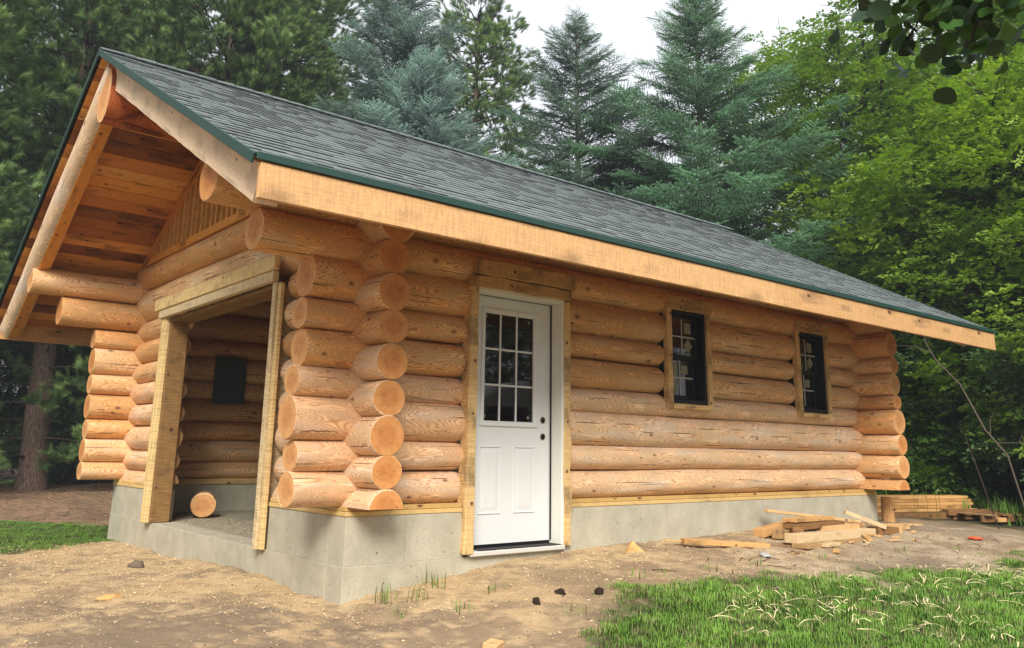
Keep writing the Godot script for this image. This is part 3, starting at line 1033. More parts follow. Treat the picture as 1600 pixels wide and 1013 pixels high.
func make_door() -> void:
	# the door leaf: stiles and rails round the lite, two raised panels below
	var zl := -0.115
	var q := MB.new()
	var x0 := 1.103
	var x1 := 2.012
	var y0 := -0.262
	var y1 := 1.742
	var gx0 := 1.25
	var gx1 := 1.848
	var gy0 := 0.674
	var gy1 := 1.632
	var bx := func(a, b, c, d, z0, z1, bev): q.box(Vector3(b - a, d - c, z1 - z0), bev, at((a + b) / 2, (c + d) / 2, (z0 + z1) / 2))
	bx.call(x0, gx0, y0, y1, zl - 0.044, zl, 0.0)
	bx.call(gx1, x1, y0, y1, zl - 0.044, zl, 0.0)
	bx.call(gx0, gx1, gy1, y1, zl - 0.044, zl, 0.0)
	bx.call(gx0, gx1, y0, gy0, zl - 0.044, zl, 0.0)
	var door := put("door", q.mesh(M.white, false, false), cabin)
	for xs in [[1.236, 1.468], [1.606, 1.838]]:
		var f := MB.new()
		# moulding: sunk bead and raised field
		for e in [[xs[0], xs[1], -0.032, -0.020], [xs[0], xs[1], 0.492, 0.504], [xs[0], xs[0] + 0.012, -0.020, 0.492], [xs[1] - 0.012, xs[1], -0.020, 0.492]]:
			f.box(Vector3(e[1] - e[0], e[3] - e[2], 0.012), 0.005, at((e[0] + e[1]) / 2, (e[2] + e[3]) / 2, zl + 0.002))
		var mid := Vector3((xs[0] + xs[1]) / 2, 0.236, zl - 0.02)
		var a := [xs[0] + 0.022, xs[1] - 0.022, -0.010, 0.482]
		var b := [xs[0] + 0.055, xs[1] - 0.055, 0.024, 0.448]
		var A := [Vector3(a[0], a[2], zl + 0.0005), Vector3(a[1], a[2], zl + 0.0005), Vector3(a[1], a[3], zl + 0.0005), Vector3(a[0], a[3], zl + 0.0005)]
		var B := [Vector3(b[0], b[2], zl + 0.005), Vector3(b[1], b[2], zl + 0.005), Vector3(b[1], b[3], zl + 0.005), Vector3(b[0], b[3], zl + 0.005)]
		f.oq(B, mid)
		for i in 4:
			f.oq([A[i], A[(i + 1) % 4], B[(i + 1) % 4], B[i]], mid)
		put("door_panel", f.mesh(M.white, false, false), door)
	var fr := MB.new()
	for e in [[gx0 - 0.012, gx0 + 0.024, gy0 - 0.012, gy1 + 0.012], [gx1 - 0.036, gx1 + 0.012, gy0 - 0.012, gy1 + 0.012], [gx0 + 0.024, gx1 - 0.036, gy0 - 0.012, gy0 + 0.032], [gx0 + 0.024, gx1 - 0.036, gy1 - 0.032, gy1 + 0.012]]:
		fr.box(Vector3(e[1] - e[0], e[3] - e[2], 0.032), 0.008, at((e[0] + e[1]) / 2, (e[2] + e[3]) / 2, zl + 0.002))
	put("lite_frame", fr.mesh(M.white, false, false), door)
	var px := [1.274, 1.452, 1.632, 1.812]
	var py := [0.706, 1.003, 1.302, 1.600]
	for i in 3:
		for j in 3:
			slab("pane", Vector3(px[i] - 0.001, py[j] - 0.001, zl - 0.024), Vector3(px[i + 1] - 0.002, py[j + 1] - 0.002, zl - 0.020), M.glass, door, 0.0005)
	for i in [1, 2]:
		slab("muntin", Vector3(px[i] - 0.008, 0.706, zl - 0.019), Vector3(px[i] + 0.008, 1.6, zl - 0.005), M.white, door, 0.004)
		for j in 3:
			slab("muntin", Vector3(px[j] + (0.009 if j else 0.0), py[i] - 0.008, zl - 0.018), Vector3(px[j + 1] - (0.009 if j < 2 else 0.0), py[i] + 0.008, zl - 0.0055), M.white, door, 0.004)
	for s in [[1.302, 1.575], [1.775, 1.565], [1.30, 0.745], [1.775, 0.745]]:
		slab("sticker", Vector3(s[0] - 0.011, s[1] - 0.011, zl - 0.0195), Vector3(s[0] + 0.011, s[1] + 0.011, zl - 0.0188), M.sticker, door, 0.0002)
	for y in [0.729, 0.588]:
		var t := TorusMesh.new()
		t.inner_radius = 0.021
		t.outer_radius = 0.030
		t.rings = 24
		t.ring_segments = 8
		t.material = M.brass
		var o := put("lock_bore", t, door, at(1.929, y, zl + 0.001, rot(PI / 2, 0, 0)))
		var d := CylinderMesh.new()
		d.top_radius = 0.023
		d.bottom_radius = 0.023
		d.height = 0.006
		d.radial_segments = 20
		d.material = M.bore
		put("bore_hole", d, door, at(1.929, y, zl + 0.0005, rot(PI / 2, 0, 0)))
	# frame
	slab("door_jamb", Vector3(1.065, -0.29, -0.25), Vector3(1.099, 1.785, 0.032), M.white_jamb, cabin)
	slab("door_jamb", Vector3(2.017, -0.29, -0.25), Vector3(2.051, 1.785, 0.032), M.white_jamb, cabin)
	slab("door_jamb", Vector3(1.099, 1.746, -0.25), Vector3(2.017, 1.785, 0.032), M.white_jamb, cabin)
	slab("door_stop", Vector3(2.006, -0.26, -0.108), Vector3(2.0165, 1.744, -0.096), M.black, cabin, 0.002)
	slab("door_stop", Vector3(1.10, 1.7425, -0.112), Vector3(2.006, 1.7455, -0.10), M.black, cabin, 0.001)
	slab("threshold", Vector3(1.065, -0.328, -0.25), Vector3(2.051, -0.292, 0.045), M.threshold, cabin, 0.006)
	slab("door_sweep", Vector3(1.103, -0.288, -0.15), Vector3(2.012, -0.264, -0.112), M.black, cabin, 0.003)
	var mt := MB.new()
	for i in 11:
		var xa := 1.17 + i * 0.078
		var za := 0.026 + (0.006 if i % 2 else -0.004)
		mt.box(Vector3(0.0775, 0.006, za + 0.105), 0.002, at(xa + 0.039, -0.288, (za - 0.105) / 2))
	put("door_mat", mt.mesh(M.dark_rubber, false, false), cabin)
	# slab casing with live edges
	var upr := rot(0, 0, PI / 2)
	put("casing_board", live_slab(2.075, 0.085, 0.11, 1, M.trim[0], 0.016), cabin, at(1.045, 0.733, -0.005, upr))
	put("casing_board", live_slab(2.06, 0.085, 0.10, 2, M.trim[0], 0.014), cabin, at(2.083, 0.735, -0.008, rot(0, 0, -PI / 2)))
	put("lintel_board", live_slab(1.10, 0.10, 0.115, 3, M.trim[1], 0.010), cabin, at(1.562, 1.826, 0.004, rot(0, 0, 0)))
	put("lintel_board", live_slab(1.11, 0.135, 0.125, 4, M.trim[1], 0.006), cabin, at(1.585, 1.948, 0.012, rot(0, 0, 0)))

func make_window(x0: float) -> void:
	var w := 0.559
	var y0 := 0.948
	var h := 0.938
	var fr := MB.new()
	var bx := func(q, a, b, c, d, z0, z1, bev): q.box(Vector3(b - a, d - c, z1 - z0), bev, at((a + b) / 2, (c + d) / 2, (z0 + z1) / 2))
	bx.call(fr, 0.0, 0.03, 0.0, h, -0.16, 0.004, 0.004)
	bx.call(fr, w - 0.03, w, 0.0, h, -0.16, 0.004, 0.004)
	bx.call(fr, 0.03, w - 0.03, h - 0.03, h, -0.16, 0.004, 0.004)
	bx.call(fr, 0.03, w - 0.03, 0.0, 0.045, -0.16, 0.010, 0.006)
	var win := put("window", fr.mesh(M.black, false, false), cabin, at(x0, y0, 0))
	var mid := h * 0.5
	for k in 2:
		var ya := mid - 0.018 if k else 0.045
		var yb := h - 0.03 if k else mid + 0.018
		var z := -0.085 if k else -0.125
		var s := MB.new()
		bx.call(s, 0.031, 0.075, ya, yb, z - 0.018, z + 0.018, 0.004)
		bx.call(s, w - 0.075, w - 0.031, ya, yb, z - 0.018, z + 0.018, 0.004)
		bx.call(s, 0.0755, w - 0.0755, ya, ya + 0.045, z - 0.017, z + 0.017, 0.004)
		bx.call(s, 0.0755, w - 0.0755, yb - 0.038, yb, z - 0.017, z + 0.017, 0.004)
		var sash := put("sash", s.mesh(M.black, false, false), win)
		var xm := w / 2
		var ym := (ya + yb) / 2 + 0.003
		for i in 2:
			for j in 2:
				var a := Vector3(0.075 if i == 0 else xm, ya + 0.045 if j == 0 else ym, z - 0.002)
				var b := Vector3(xm - 0.001 if i == 0 else w - 0.075, ym - 0.001 if j == 0 else yb - 0.038, z + 0.002)
				slab("pane", a, b, M.glass, win, 0.0005)
		slab("muntin", Vector3(xm - 0.008, ya + 0.045, z + 0.003), Vector3(xm + 0.008, yb - 0.038, z + 0.009), M.muntin, win, 0.002)
		slab("muntin", Vector3(0.075, ym - 0.008, z + 0.0032), Vector3(xm - 0.009, ym + 0.008, z + 0.0085), M.muntin, win, 0.002)
		slab("muntin", Vector3(xm + 0.009, ym - 0.008, z + 0.0032), Vector3(w - 0.075, ym + 0.008, z + 0.0085), M.muntin, win, 0.002)
		if k == 1:
			slab("sticker", Vector3(xm + 0.045, ym + 0.04, z + 0.0024), Vector3(xm + 0.15, ym + 0.15, z + 0.0029), M.sticker, win, 0.0002)
			put("sticker", box_mesh(Vector3(0.10, 0.10, 0.0006), M.sticker, 0.0002), win, at(xm + 0.10, ym - 0.085, z + 0.0026, rot(0, 0, PI / 4)))
		else:
			slab("sticker", Vector3(xm + 0.03, ym + 0.04, z + 0.0024), Vector3(xm + 0.13, ym + 0.13, z + 0.0029), M.sticker, win, 0.0002)
			slab("sticker", Vector3(xm - 0.085, ya + 0.08, z + 0.0024), Vector3(xm - 0.035, yb - 0.06, z + 0.0029), M.sticker, win, 0.0002)
	# slab casing
	var n := int(x0)
	put("casing_board", live_slab(0.99, 0.062, 0.075, 10 + n, M.trim[0], 0.008), win, at(-0.032, 0.453, -0.004, rot(0, 0, PI / 2)))
	put("casing_board", live_slab(0.99, 0.062, 0.075, 11 + n, M.trim[0], 0.008), win, at(w + 0.032, 0.453, -0.004, rot(0, 0, -PI / 2)))
	put("casing_board", live_slab(w, 0.05, 0.07, 12 + n, M.trim[0], 0.003), win, at(w / 2, -0.028, -0.002))
	put("lintel_board", live_slab(0.70, 0.055, 0.085, 13 + n, M.trim[1], 0.004), win, at(w / 2 + 0.0, h + 0.025, 0.0))
	put("lintel_board", live_slab(0.715, 0.085, 0.095, 14 + n, M.trim[1], 0.004), win, at(w / 2 + 0.015, h + 0.094, 0.006))

func make_cabin() -> void:
	cabin = thing("log_cabin", "peeled-log cabin with dark shingle roof, white door and open garage bay", "cabin")
	make_foundation()
	make_walls()
	make_roof()
	make_garage_opening()
	make_door()
	make_window(3.521)
	make_window(5.815)

# ------------------------------------------------------------------ things on the ground
func stick(called: String, a: Vector3, b: Vector3, hh: float, th: float, m: Material, label: String, category := "board", group := "", roll := 0.0) -> Node3D:
	var d := b - a
	var ax := d.normalized()
	var side := ax.cross(Vector3.UP).normalized()
	var up := side.cross(ax)
	var bb := Basis(ax, up, side) * rot(roll, 0, 0)
	var o := put(called, box_mesh(Vector3(d.length(), hh, th), m, 0.004), self, Transform3D(bb, (a + b) / 2))
	tag(o, label, category, group)
	return o

func lump(called: String, at_: Vector3, r: Vector3, sd: int, m: Material, label: String, category: String, group := "") -> Node3D:
	var q := MB.new()
	var pts := []
	var us := []
	var nt := 10
	for i in 8:
		var ph := PI * i / 7.0
		var ring := []
		for j in nt + 1:
			var a := TAU * (j % nt) / nt
			var d := Vector3(cos(ph), sin(ph) * cos(a), sin(ph) * sin(a))
			d *= 1.0 + 0.55 * nf.get_noise_3d(d.x * 90.0 + sd * 31.0, d.y * 90.0, d.z * 90.0)
			ring.append(Vector3(d.y * r.x, d.x * -r.y, d.z * r.z))
		ring.reverse()
		pts.append(ring)
		us.append(i * 0.1)
	q.grid(pts, 8, nt, us)
	var o := put(called, q.mesh(m, false, false), self, at(at_.x, at_.y, at_.z, rot(0, sd * 1.3, 0)))
	tag(o, label, category, group)
	return o

func on(x: float, z: float, dy := 0.0) -> Vector3:
	return Vector3(x, ground(x, z) + dy, z)

func make_props() -> void:
	var g := "offcuts in the scrap pile by the long wall"
	stick("scrap_board", Vector3(4.30, -0.30, 0.74), Vector3(5.98, -0.33, 0.62), 0.085, 0.14, M.scrap[0], "thick pale board lying along the front of the scrap pile", "board", g)
	stick("scrap_board", Vector3(4.25, -0.355, 0.86), Vector3(5.90, -0.385, 0.74), 0.04, 0.17, M.scrap[2], "grey weathered plank flat on the dirt under the front of the pile", "board", g)
	stick("scrap_board", Vector3(4.82, -0.10, 0.13), Vector3(6.05, -0.235, 0.47), 0.03, 0.06, M.scrap[3], "long thin lath leaning across the top of the scrap pile against concrete", "board", g)
	stick("scrap_board", Vector3(6.02, -0.14, 0.33), Vector3(6.26, -0.29, 0.66), 0.045, 0.09, M.scrap[0], "short pale two-by-four propped aslant at the right end of the pile", "board", g)
	stick("scrap_board", Vector3(6.18, -0.335, 0.55), Vector3(6.50, -0.34, 0.62), 0.09, 0.16, M.scrap[4], "left of the two stubby thick blocks right of the scrap pile", "block", g)
	stick("scrap_board", Vector3(6.50, -0.335, 0.64), Vector3(6.90, -0.34, 0.48), 0.085, 0.14, M.scrap[3], "right of the two stubby thick blocks right of the scrap pile", "block", g)
	stick("scrap_board", Vector3(4.78, -0.175, 0.42), Vector3(5.62, -0.185, 0.36), 0.04, 0.15, M.scrap[1], "short tan board on top of the scrap pile, highest at the left", "board", g)
	stick("scrap_board", Vector3(4.66, -0.225, 0.55), Vector3(5.62, -0.225, 0.42), 0.04, 0.24, M.scrap[9], "dark wide board second from the top of the scrap pile", "board", g)
	stick("scrap_board", Vector3(4.42, -0.29, 0.30), Vector3(5.02, -0.24, 0.26), 0.08, 0.12, M.scrap[6], "brown end-grain block at the left rear of the scrap pile", "block", g)
	stick("scrap_board", Vector3(4.46, -0.29, 0.48), Vector3(4.72, -0.30, 0.44), 0.085, 0.10, M.scrap[7], "stubby cube of timber at the left front of the scrap pile", "block", g)
	stick("scrap_board", Vector3(4.62, -0.24, 0.62), Vector3(4.80, -0.31, 0.42), 0.05, 0.11, M.scrap[4], "dark short offcut tilted between the blocks at the pile's left end", "board", g)
	stick("scrap_board", Vector3(5.05, -0.255, 0.60), Vector3(5.86, -0.265, 0.52), 0.05, 0.12, M.scrap[3], "pale middle board resting on the thick front board of the pile", "board", g)
	stick("scrap_board", Vector3(5.6, -0.265, 0.36), Vector3(6.35, -0.29, 0.30), 0.045, 0.14, M.scrap[6], "tan plank at the rear right of the scrap pile", "board", g)
	stick("scrap_board", Vector3(4.55, -0.325, 0.55), Vector3(5.9, -0.32, 0.40), 0.06, 0.36, M.scrap[2], "wide bottom board buried under the middle of the scrap pile", "board", g)
	stick("scrap_board", Vector3(4.52, -0.355, 0.93), Vector3(4.82, -0.36, 0.89), 0.035, 0.10, M.scrap[5], "small pale offcut on the dirt in front of the pile", "board", g)
	stick("scrap_board", Vector3(6.72, -0.31, 0.30), Vector3(7.55, -0.335, 0.42), 0.03, 0.09, M.scrap[8], "thin pale board on the ground pointing right past the cabin corner", "board", g)
	stick("scrap_board", Vector3(3.28, -0.305, 0.28), Vector3(3.95, -0.345, 0.72), 0.045, 0.12, M.scrap[1], "lone tan plank lying in the sawdust left of the scrap pile", "board")
	stick("scrap_lath", Vector3(3.9, -0.36, 0.60), Vector3(4.5, -0.372, 0.82), 0.015, 0.03, M.scrap[4], "thin dark lath lying left of the pile's front corner", "lath")
	stick("scrap_lath", Vector3(3.15, -0.30, 0.18), Vector3(3.45, -0.32, 0.34), 0.012, 0.03, M.scrap[8], "short dark strip of wood near the lone tan plank", "lath")
	for k in 18:
		var x := rng.randf_range(3.9, 7.3)
		var z := rng.randf_range(0.75, 1.15) if x < 6.2 else rng.randf_range(0.35, 1.0)
		var an := rng.randf_range(-0.7, 0.7)
		var ln := rng.randf_range(0.08, 0.30)
		var d := Vector3(cos(an), 0, sin(an)) * ln * 0.5
		stick("offcut", on(x - d.x, z - d.z, 0.012), on(x + d.x, z + d.z, 0.012), rng.randf_range(0.008, 0.02), rng.randf_range(0.02, 0.06), M.scrap[rng.randi() % 10], "thin wood offcut lying in the dirt round the scrap pile", "offcut", "thin offcuts round the scrap pile")
	for k in 22:
		var x := rng.randf_range(2.2, 7.4)
		var z := rng.randf_range(0.7, 1.25 + 0.04 * x)
		var an := rng.randf_range(-0.9, 0.9)
		var ln := rng.randf_range(0.06, 0.22)
		var d := Vector3(cos(an), 0, sin(an)) * ln * 0.5
		var tw := MB.new()
		tw.tube([on(x - d.x, z - d.z, 0.006), on(x, z, 0.012 + rng.randf() * 0.01), on(x + d.x, z + d.z, 0.006)], [0.0035, 0.003, 0.0015], 5)
		tag(put("twig", tw.mesh(M.twig, false, false)), "small dark twig lying on the bare dirt before the long wall", "twig", "dark twigs on the bare dirt")
	# a sawn triangle against the concrete
	var tq := MB.new()
	var v := [Vector3(-0.11, 0, 0.03), Vector3(0.11, 0, 0.03), Vector3(-0.01, 0.14, 0.02), Vector3(-0.11, 0, -0.02), Vector3(0.11, 0, -0.02), Vector3(-0.01, 0.14, -0.03)]
	tq.oq([v[0], v[1], v[2]], Vector3(0, 0.05, 0)); tq.oq([v[3], v[4], v[5]], Vector3(0, 0.05, 0))
	tq.oq([v[0], v[1], v[4], v[3]], Vector3(0, 0.05, 0)); tq.oq([v[1], v[2], v[5], v[4]], Vector3(0, 0.05, 0)); tq.oq([v[2], v[0], v[3], v[5]], Vector3(0, 0.05, 0))
	tag(put("wood_wedge", tq.mesh(M.lumber[0], false, false), self, at(2.66, ground(2.66, 0.3) - 0.012, 0.26, rot(-0.25, -0.3, 0).scaled(Vector3(0.85, 0.72, 0.85)))), "orange triangular wedge of wood standing in the sawdust right of the door", "offcut")
	tag(put("wood_block", box_mesh(Vector3(0.115, 0.05, 0.09), M.scrap[3], 0.004), self, at(0.265, ground(0.26, 1.33) + 0.012, 1.34, rot(0.1, 0.5, 0.06))), "small pale square block half sunk in dirt at the bottom edge", "block")
	# upright log post at the far corner
	log_no += 1
	var post := put("log_post", log_mesh(0.31, 0.078, 0.078, 77, "cut", "cut", [], 0.12, M.log[2]), self, at(7.50, -0.335, 0.06, rot(0, 0, PI / 2)))
	tag(post, "short peeled log post standing on end at the cabin's far corner", "post")
	put("knot", SphereMesh.new(), post, at(0.16, -0.03, 0.067))
	var ks: SphereMesh = post.get_child(0).mesh
	ks.radius = 0.018
	ks.height = 0.03
	ks.material = M.knot
	# stack of sawn boards, on the low pallets
	var dir := Vector3(0.94, 0, 0.34)
	var nrm := Vector3(-0.34, 0, 0.94)
	var o := Vector3(9.6, 0, -1.0)
	var gl := "sawn boards stacked beyond the far corner"
	var rowsn := [[-0.20, 1.62, -0.315, "lowest"], [-0.20, 1.50, -0.268, "second from the bottom"], [-0.05, 1.55, -0.222, "third from the bottom"], [-0.20, 1.52, -0.176, "fourth from the bottom"], [-0.6, 1.46, -0.130, "topmost"]]
	for k in rowsn.size():
		var r: Array = rowsn[k]
		stick("sawn_board", o + dir * (r[0] - 1.2) + Vector3(0, r[2], 0), o + dir * r[1] + Vector3(0, r[2], 0), 0.043, 0.22, M.lumber[k % 4], "long sawn board, %s in the front row of the lumber stack" % r[3], "board", gl)
		stick("sawn_board", o + dir * (r[0] - 1.1) - nrm * 0.24 + Vector3(0, r[2] - 0.004, 0), o + dir * (r[1] + 0.16) - nrm * 0.24 + Vector3(0, r[2] - 0.004, 0), 0.043, 0.22, M.lumber[(k + 1) % 4], "long sawn board, %s in the rear row of the lumber stack" % r[3], "board", gl)
	stick("sawn_timber", Vector3(8.7, -0.365, -0.98), Vector3(10.25, -0.375, -0.42), 0.09, 0.09, M.scrap[4], "dark square timber lying on the ground before the lumber stack", "timber")
	var t := thing("pallet", "low grey wooden pallet right of the lumber stack", "pallet", Vector3(11.3, -0.43, 0.0), -0.34)
	for k in 3:
		put("runner", box_mesh(Vector3(2.5, 0.09, 0.045), M.scrap[4], 0.004), t, at(0.15, 0.045, 0.5 - k * 0.5))
	for k in 9:
		put("slat", box_mesh(Vector3(0.16, 0.02, 1.2), M.scrap[9 if k % 2 else 2], 0.003), t, at(-1.0 + k * 0.29, 0.101, 0.0))
	for k in 5:
		put("block", box_mesh(Vector3(0.16, 0.06, 0.06), M.scrap[1], 0.004), t, at(-0.8 + k * 0.42, 0.035, 0.56))
	stick("sawn_timber", Vector3(10.15, -0.325, -0.42), Vector3(13.2, -0.345, 0.72), 0.085, 0.14, M.scrap[9], "long weathered timber lying along the front of the pallet", "timber")
	# stump on the garage floor
	var st := put("log_stump", log_mesh(0.30, 0.138, 0.142, 177, "cut", "cut", [], 0.0, M.log[3], M.ends[0]), self, at(0.66, -0.195, -4.52, rot(0, 1.22, 0)))
	tag(st, "short log offcut lying on its side on the garage floor", "log")
	var pn := MB.new()
	pn.box(Vector3(0.42, 0.59, 0.02), 0.004)
	var pb := put("wall_panel", pn.mesh(M.panel, false, false), self, at(1.19, 1.305, -W + 0.325))
	tag(pb, "dark square panel fixed to the inside back log wall", "panel")
	for sx in [-0.185, 0.185]:
		for sy in [-0.27, 0.27]:
			var sm := CylinderMesh.new()
			sm.top_radius = 0.008
			sm.bottom_radius = 0.008
			sm.height = 0.006
			sm.radial_segments = 10
			sm.material = M.brass
			put("screw", sm, pb, at(sx, sy, 0.012, rot(PI / 2, 0, 0)))
	# scraps of ground litter
	lump("dirt_clod", on(0.882, 1.012, 0.012), Vector3(0.032, 0.028, 0.03), 1, M.clod, "black clod of dirt left of the other two near the grass", "clod", "black clods near the grass edge")
	lump("dirt_clod", on(1.157, 0.944, 0.012), Vector3(0.038, 0.026, 0.03), 2, M.clod, "black clod of dirt in the middle of three near the grass", "clod", "black clods near the grass edge")
	lump("dirt_clod", on(1.38, 1.10, 0.012), Vector3(0.04, 0.028, 0.034), 3, M.clod, "black clod of dirt touching the corner of the grass", "clod", "black clods near the grass edge")
	lump("stone", on(-0.572, -2.615, 0.01), Vector3(0.075, 0.045, 0.05), 4, M.stone, "grey-tan stone on the sawdust in front of the garage opening", "stone")
	lump("stone", on(-1.16, -1.204, 0.006), Vector3(0.085, 0.022, 0.035), 5, M.lumber[0], "flat tan splinter of wood lying on the driveway sawdust", "wood chip")
	var og := lump("orange_scrap", on(7.0, 1.28, 0.02), Vector3(0.085, 0.018, 0.04), 6, M.orange, "crumpled orange scrap of plastic on the dirt at right", "scrap")
	var pl := lump("paper_scrap", on(3.55, 0.95, 0.012), Vector3(0.08, 0.018, 0.05), 8, M.muntin, "crumpled whitish scrap lying on dirt before the lone plank", "scrap")

# ------------------------------------------------------------------ ground cover
func multi(called: String, mesh: Mesh, xfs: Array, cols: Array, parent: Node3D = self) -> MultiMeshInstance3D:
	var mm := MultiMesh.new()
	mm.transform_format = MultiMesh.TRANSFORM_3D
	mm.use_colors = true
	mm.mesh = mesh
	mm.instance_count = xfs.size()
	for i in xfs.size():
		mm.set_instance_transform(i, xfs[i])
		mm.set_instance_color(i, cols[i])
	var o := MultiMeshInstance3D.new()
	o.multimesh = mm
	o.name = numbered(parent, called)
	parent.add_child(o, true)
	return o

func blade_clump(blades: int, hh: float, spread: float, wd: float, sd: int) -> ArrayMesh:
	var r := RandomNumberGenerator.new()
	r.seed = sd
	var q := MB.new()
	for b in blades:
		var a := r.randf() * TAU
		var o := Vector3(cos(a), 0, sin(a)) * spread * sqrt(r.randf())
		var lean := r.randf() * TAU
		var ld := Vector3(cos(lean), 0, sin(lean))
		var sd2 := Vector3(-ld.z, 0, ld.x)
		var h := hh * r.randf_range(0.5, 1.15)
		var bend := r.randf_range(0.15, 0.75)
		var p0 := o - Vector3(0, 0.012, 0)
		var p1 := o + Vector3(0, h * 0.55, 0) + ld * h * bend * 0.25
		var p2 := o + Vector3(0, h * (1.0 - bend * 0.35), 0) + ld * h * bend * 0.8
		var w := wd * r.randf_range(0.7, 1.2)
		var sh := r.randf_range(0.75, 1.15)
		q.col = Color(sh, sh, sh)
		var nn := (ld * -0.4 + Vector3.UP).normalized()
		var i := q.p(p0 - sd2 * w, nn)
		q.p(p0 + sd2 * w, nn); q.p(p1 - sd2 * w * 0.8, nn); q.p(p1 + sd2 * w * 0.8, nn); q.p(p2, nn)
		q.ix.append_array(PackedInt32Array([i, i + 2, i + 1, i + 1, i + 2, i + 3, i + 2, i + 4, i + 3]))
	return q.mesh(M.grass, true, false)

func make_grass() -> void:
	var xf := []
	var co := []
	var clump := blade_clump(22, 0.040, 0.06, 0.0016, 5)
	for k in 42000:
		var x := rng.randf_range(0.0, 10.5)
		var z := rng.randf_range(1.0, 4.8)
		if x * 0.5 + 4.2 < z:
			continue
		var g := grass_right(x, z)
		if rng.randf() > g * (0.80 + 0.5 * nz.get_noise_2d(x * 75.0 + 9.0, z * 75.0)):
			continue
		var s := rng.randf_range(0.6, 1.25) * (0.65 + 0.35 * g)
		xf.append(Transform3D(rot(rng.randf_range(-0.15, 0.15), rng.randf() * TAU, rng.randf_range(-0.15, 0.15)).scaled(Vector3(1, rng.randf_range(0.7, 1.3), 1) * s), on(x, z, -0.004)))
		var t := clampf(rng.randf() * 0.6 + nz.get_noise_2d(x * 50, z * 50) * 0.8 + 0.2, 0, 1)
		var c := Color(0.10, 0.22, 0.026).lerp(Color(0.25, 0.46, 0.07), t)
		if rng.randf() < 0.08:
			c = Color(0.42, 0.37, 0.17)
		co.append(c)
	var gr := multi("lawn_grass", clump, xf, co)
	gr.set_meta("kind", "stuff")
	tag(gr, "green lawn grass at the right front strewn with shavings", "grass")
	xf = []
	co = []
	for k in 24000:
		var x := rng.randf_range(-5.5, 1.4)
		var z := rng.randf_range(-15.0, -3.8)
		if rng.randf() > grass_left(x, z):
			continue
		var s := rng.randf_range(0.6, 1.1)
		xf.append(Transform3D(rot(0, rng.randf() * TAU, 0).scaled(Vector3(1.2, 0.8, 1.2) * s), on(x, z, -0.004)))
		co.append(Color(0.10, 0.22, 0.028).lerp(Color(0.20, 0.38, 0.06), rng.randf()))
	var gl := multi("lawn_grass", clump, xf, co)
	gl.set_meta("kind", "stuff")
	tag(gl, "mown green grass strip left of the garage opening", "grass")
	# tall grass and weeds at the wood's edge on the right
	xf = []
	co = []
	var tall := blade_clump(22, 0.34, 0.16, 0.006, 9)
	for k in 2600:
		var x := rng.randf_range(9.0, 17.0)
		var z := rng.randf_range(-4.5, 4.0)
		if x < 10.6 + absf(z - 0.5) * 0.3 and z > -1.4 and z < 1.2:
			if x > 9.4:
				continue
		if x < 9.6 and z > -1.6:
			continue
		xf.append(Transform3D(rot(0, rng.randf() * TAU, 0).scaled(Vector3.ONE * rng.randf_range(0.6, 1.5)), on(x, z, -0.01)))
		co.append(Color(0.07, 0.16, 0.025).lerp(Color(0.17, 0.32, 0.05), rng.randf()))
	var tg := multi("tall_grass", tall, xf, co)
	tg.set_meta("kind", "stuff")
	tag(tg, "tall bright grass at the wood's edge behind the pallet", "grass")
	# sparse tufts in the dirt
	var spots := [[0.25, 0.18], [0.66, 0.16], [0.42, 0.30], [0.9, 0.55], [1.9, 0.95], [2.6, 1.1], [3.1, 1.2], [2.2, 0.98], [4.1, 1.15], [0.5, 0.75], [1.0, 1.25], [0.2, 0.45], [5.2, 1.35], [5.9, 1.5]]
	for s in spots.size():
		var x: float = spots[s][0]
		var z: float = spots[s][1]
		var small: bool = s > 2
		var t := put("weed", blade_clump(9 if small else 14, 0.08 if small else 0.17, 0.07, 0.003, 40 + s), self, at(x, ground(x, z), z))
		t.mesh = blade_clump(12 if small else 22, 0.08 if small else 0.17, 0.08, 0.003, 40 + s)
		t.material_override = M.weed
		tag(t, ["green weed tuft at the foot of the near foundation corner", "taller weed against the concrete left of the door", "weed tuft in the sawdust between corner and door"][s] if s < 3 else "small sparse grass tuft growing in the bare dirt", "weed", "" if s < 3 else "sparse tufts in the dirt")
	# wood chips and crumbs of earth
	var chip := MB.new()
	chip.box(Vector3(0.011, 0.0025, 0.005), 0.0008)
	xf = []
	co = []
	for k in 110000:
		var x := rng.randf_range(-3.6, 7.5)
		var z := rng.randf_range(-5.5, 3.0)
		if x > 0.0 and z < 0.0:
			continue
		var s := sawdust(x, z) + nz.get_noise_2d(x * 45.0, z * 45.0) * 0.5
		if rng.randf() > clampf(s * 0.8 + 0.16, 0.0, 1.0) or grass_right(x, z) > 0.5:
			continue
		var sc := rng.randf_range(0.25, 1.0) if rng.randf() < 0.94 else rng.randf_range(1.0, 2.2)
		xf.append(Transform3D(rot(rng.randf_range(-0.5, 0.5), rng.randf() * TAU, rng.randf_range(-0.5, 0.5)).scaled(Vector3(sc, sc, sc * rng.randf_range(0.6, 1.6))), on(x, z, 0.003)))
		co.append(Color(0.80, 0.58, 0.30).lerp(Color(0.45, 0.28, 0.13), rng.randf()).lerp(Color(0.84, 0.72, 0.50), rng.randf() * 0.5))
	var ch := multi("wood_chips", chip.mesh(M.chip, true, false), xf, co)
	ch.set_meta("kind", "stuff")
	tag(ch, "pale sawdust chips strewn over the bare ground round the cabin", "wood chips")
	var crumb := MB.new()
	var ico := [Vector3(0, 1, 0), Vector3(0.9, 0.1, 0.2), Vector3(-0.2, 0.05, 1), Vector3(-1, 0.12, -0.1), Vector3(0.15, 0.1, -0.9), Vector3(0, -0.6, 0)]
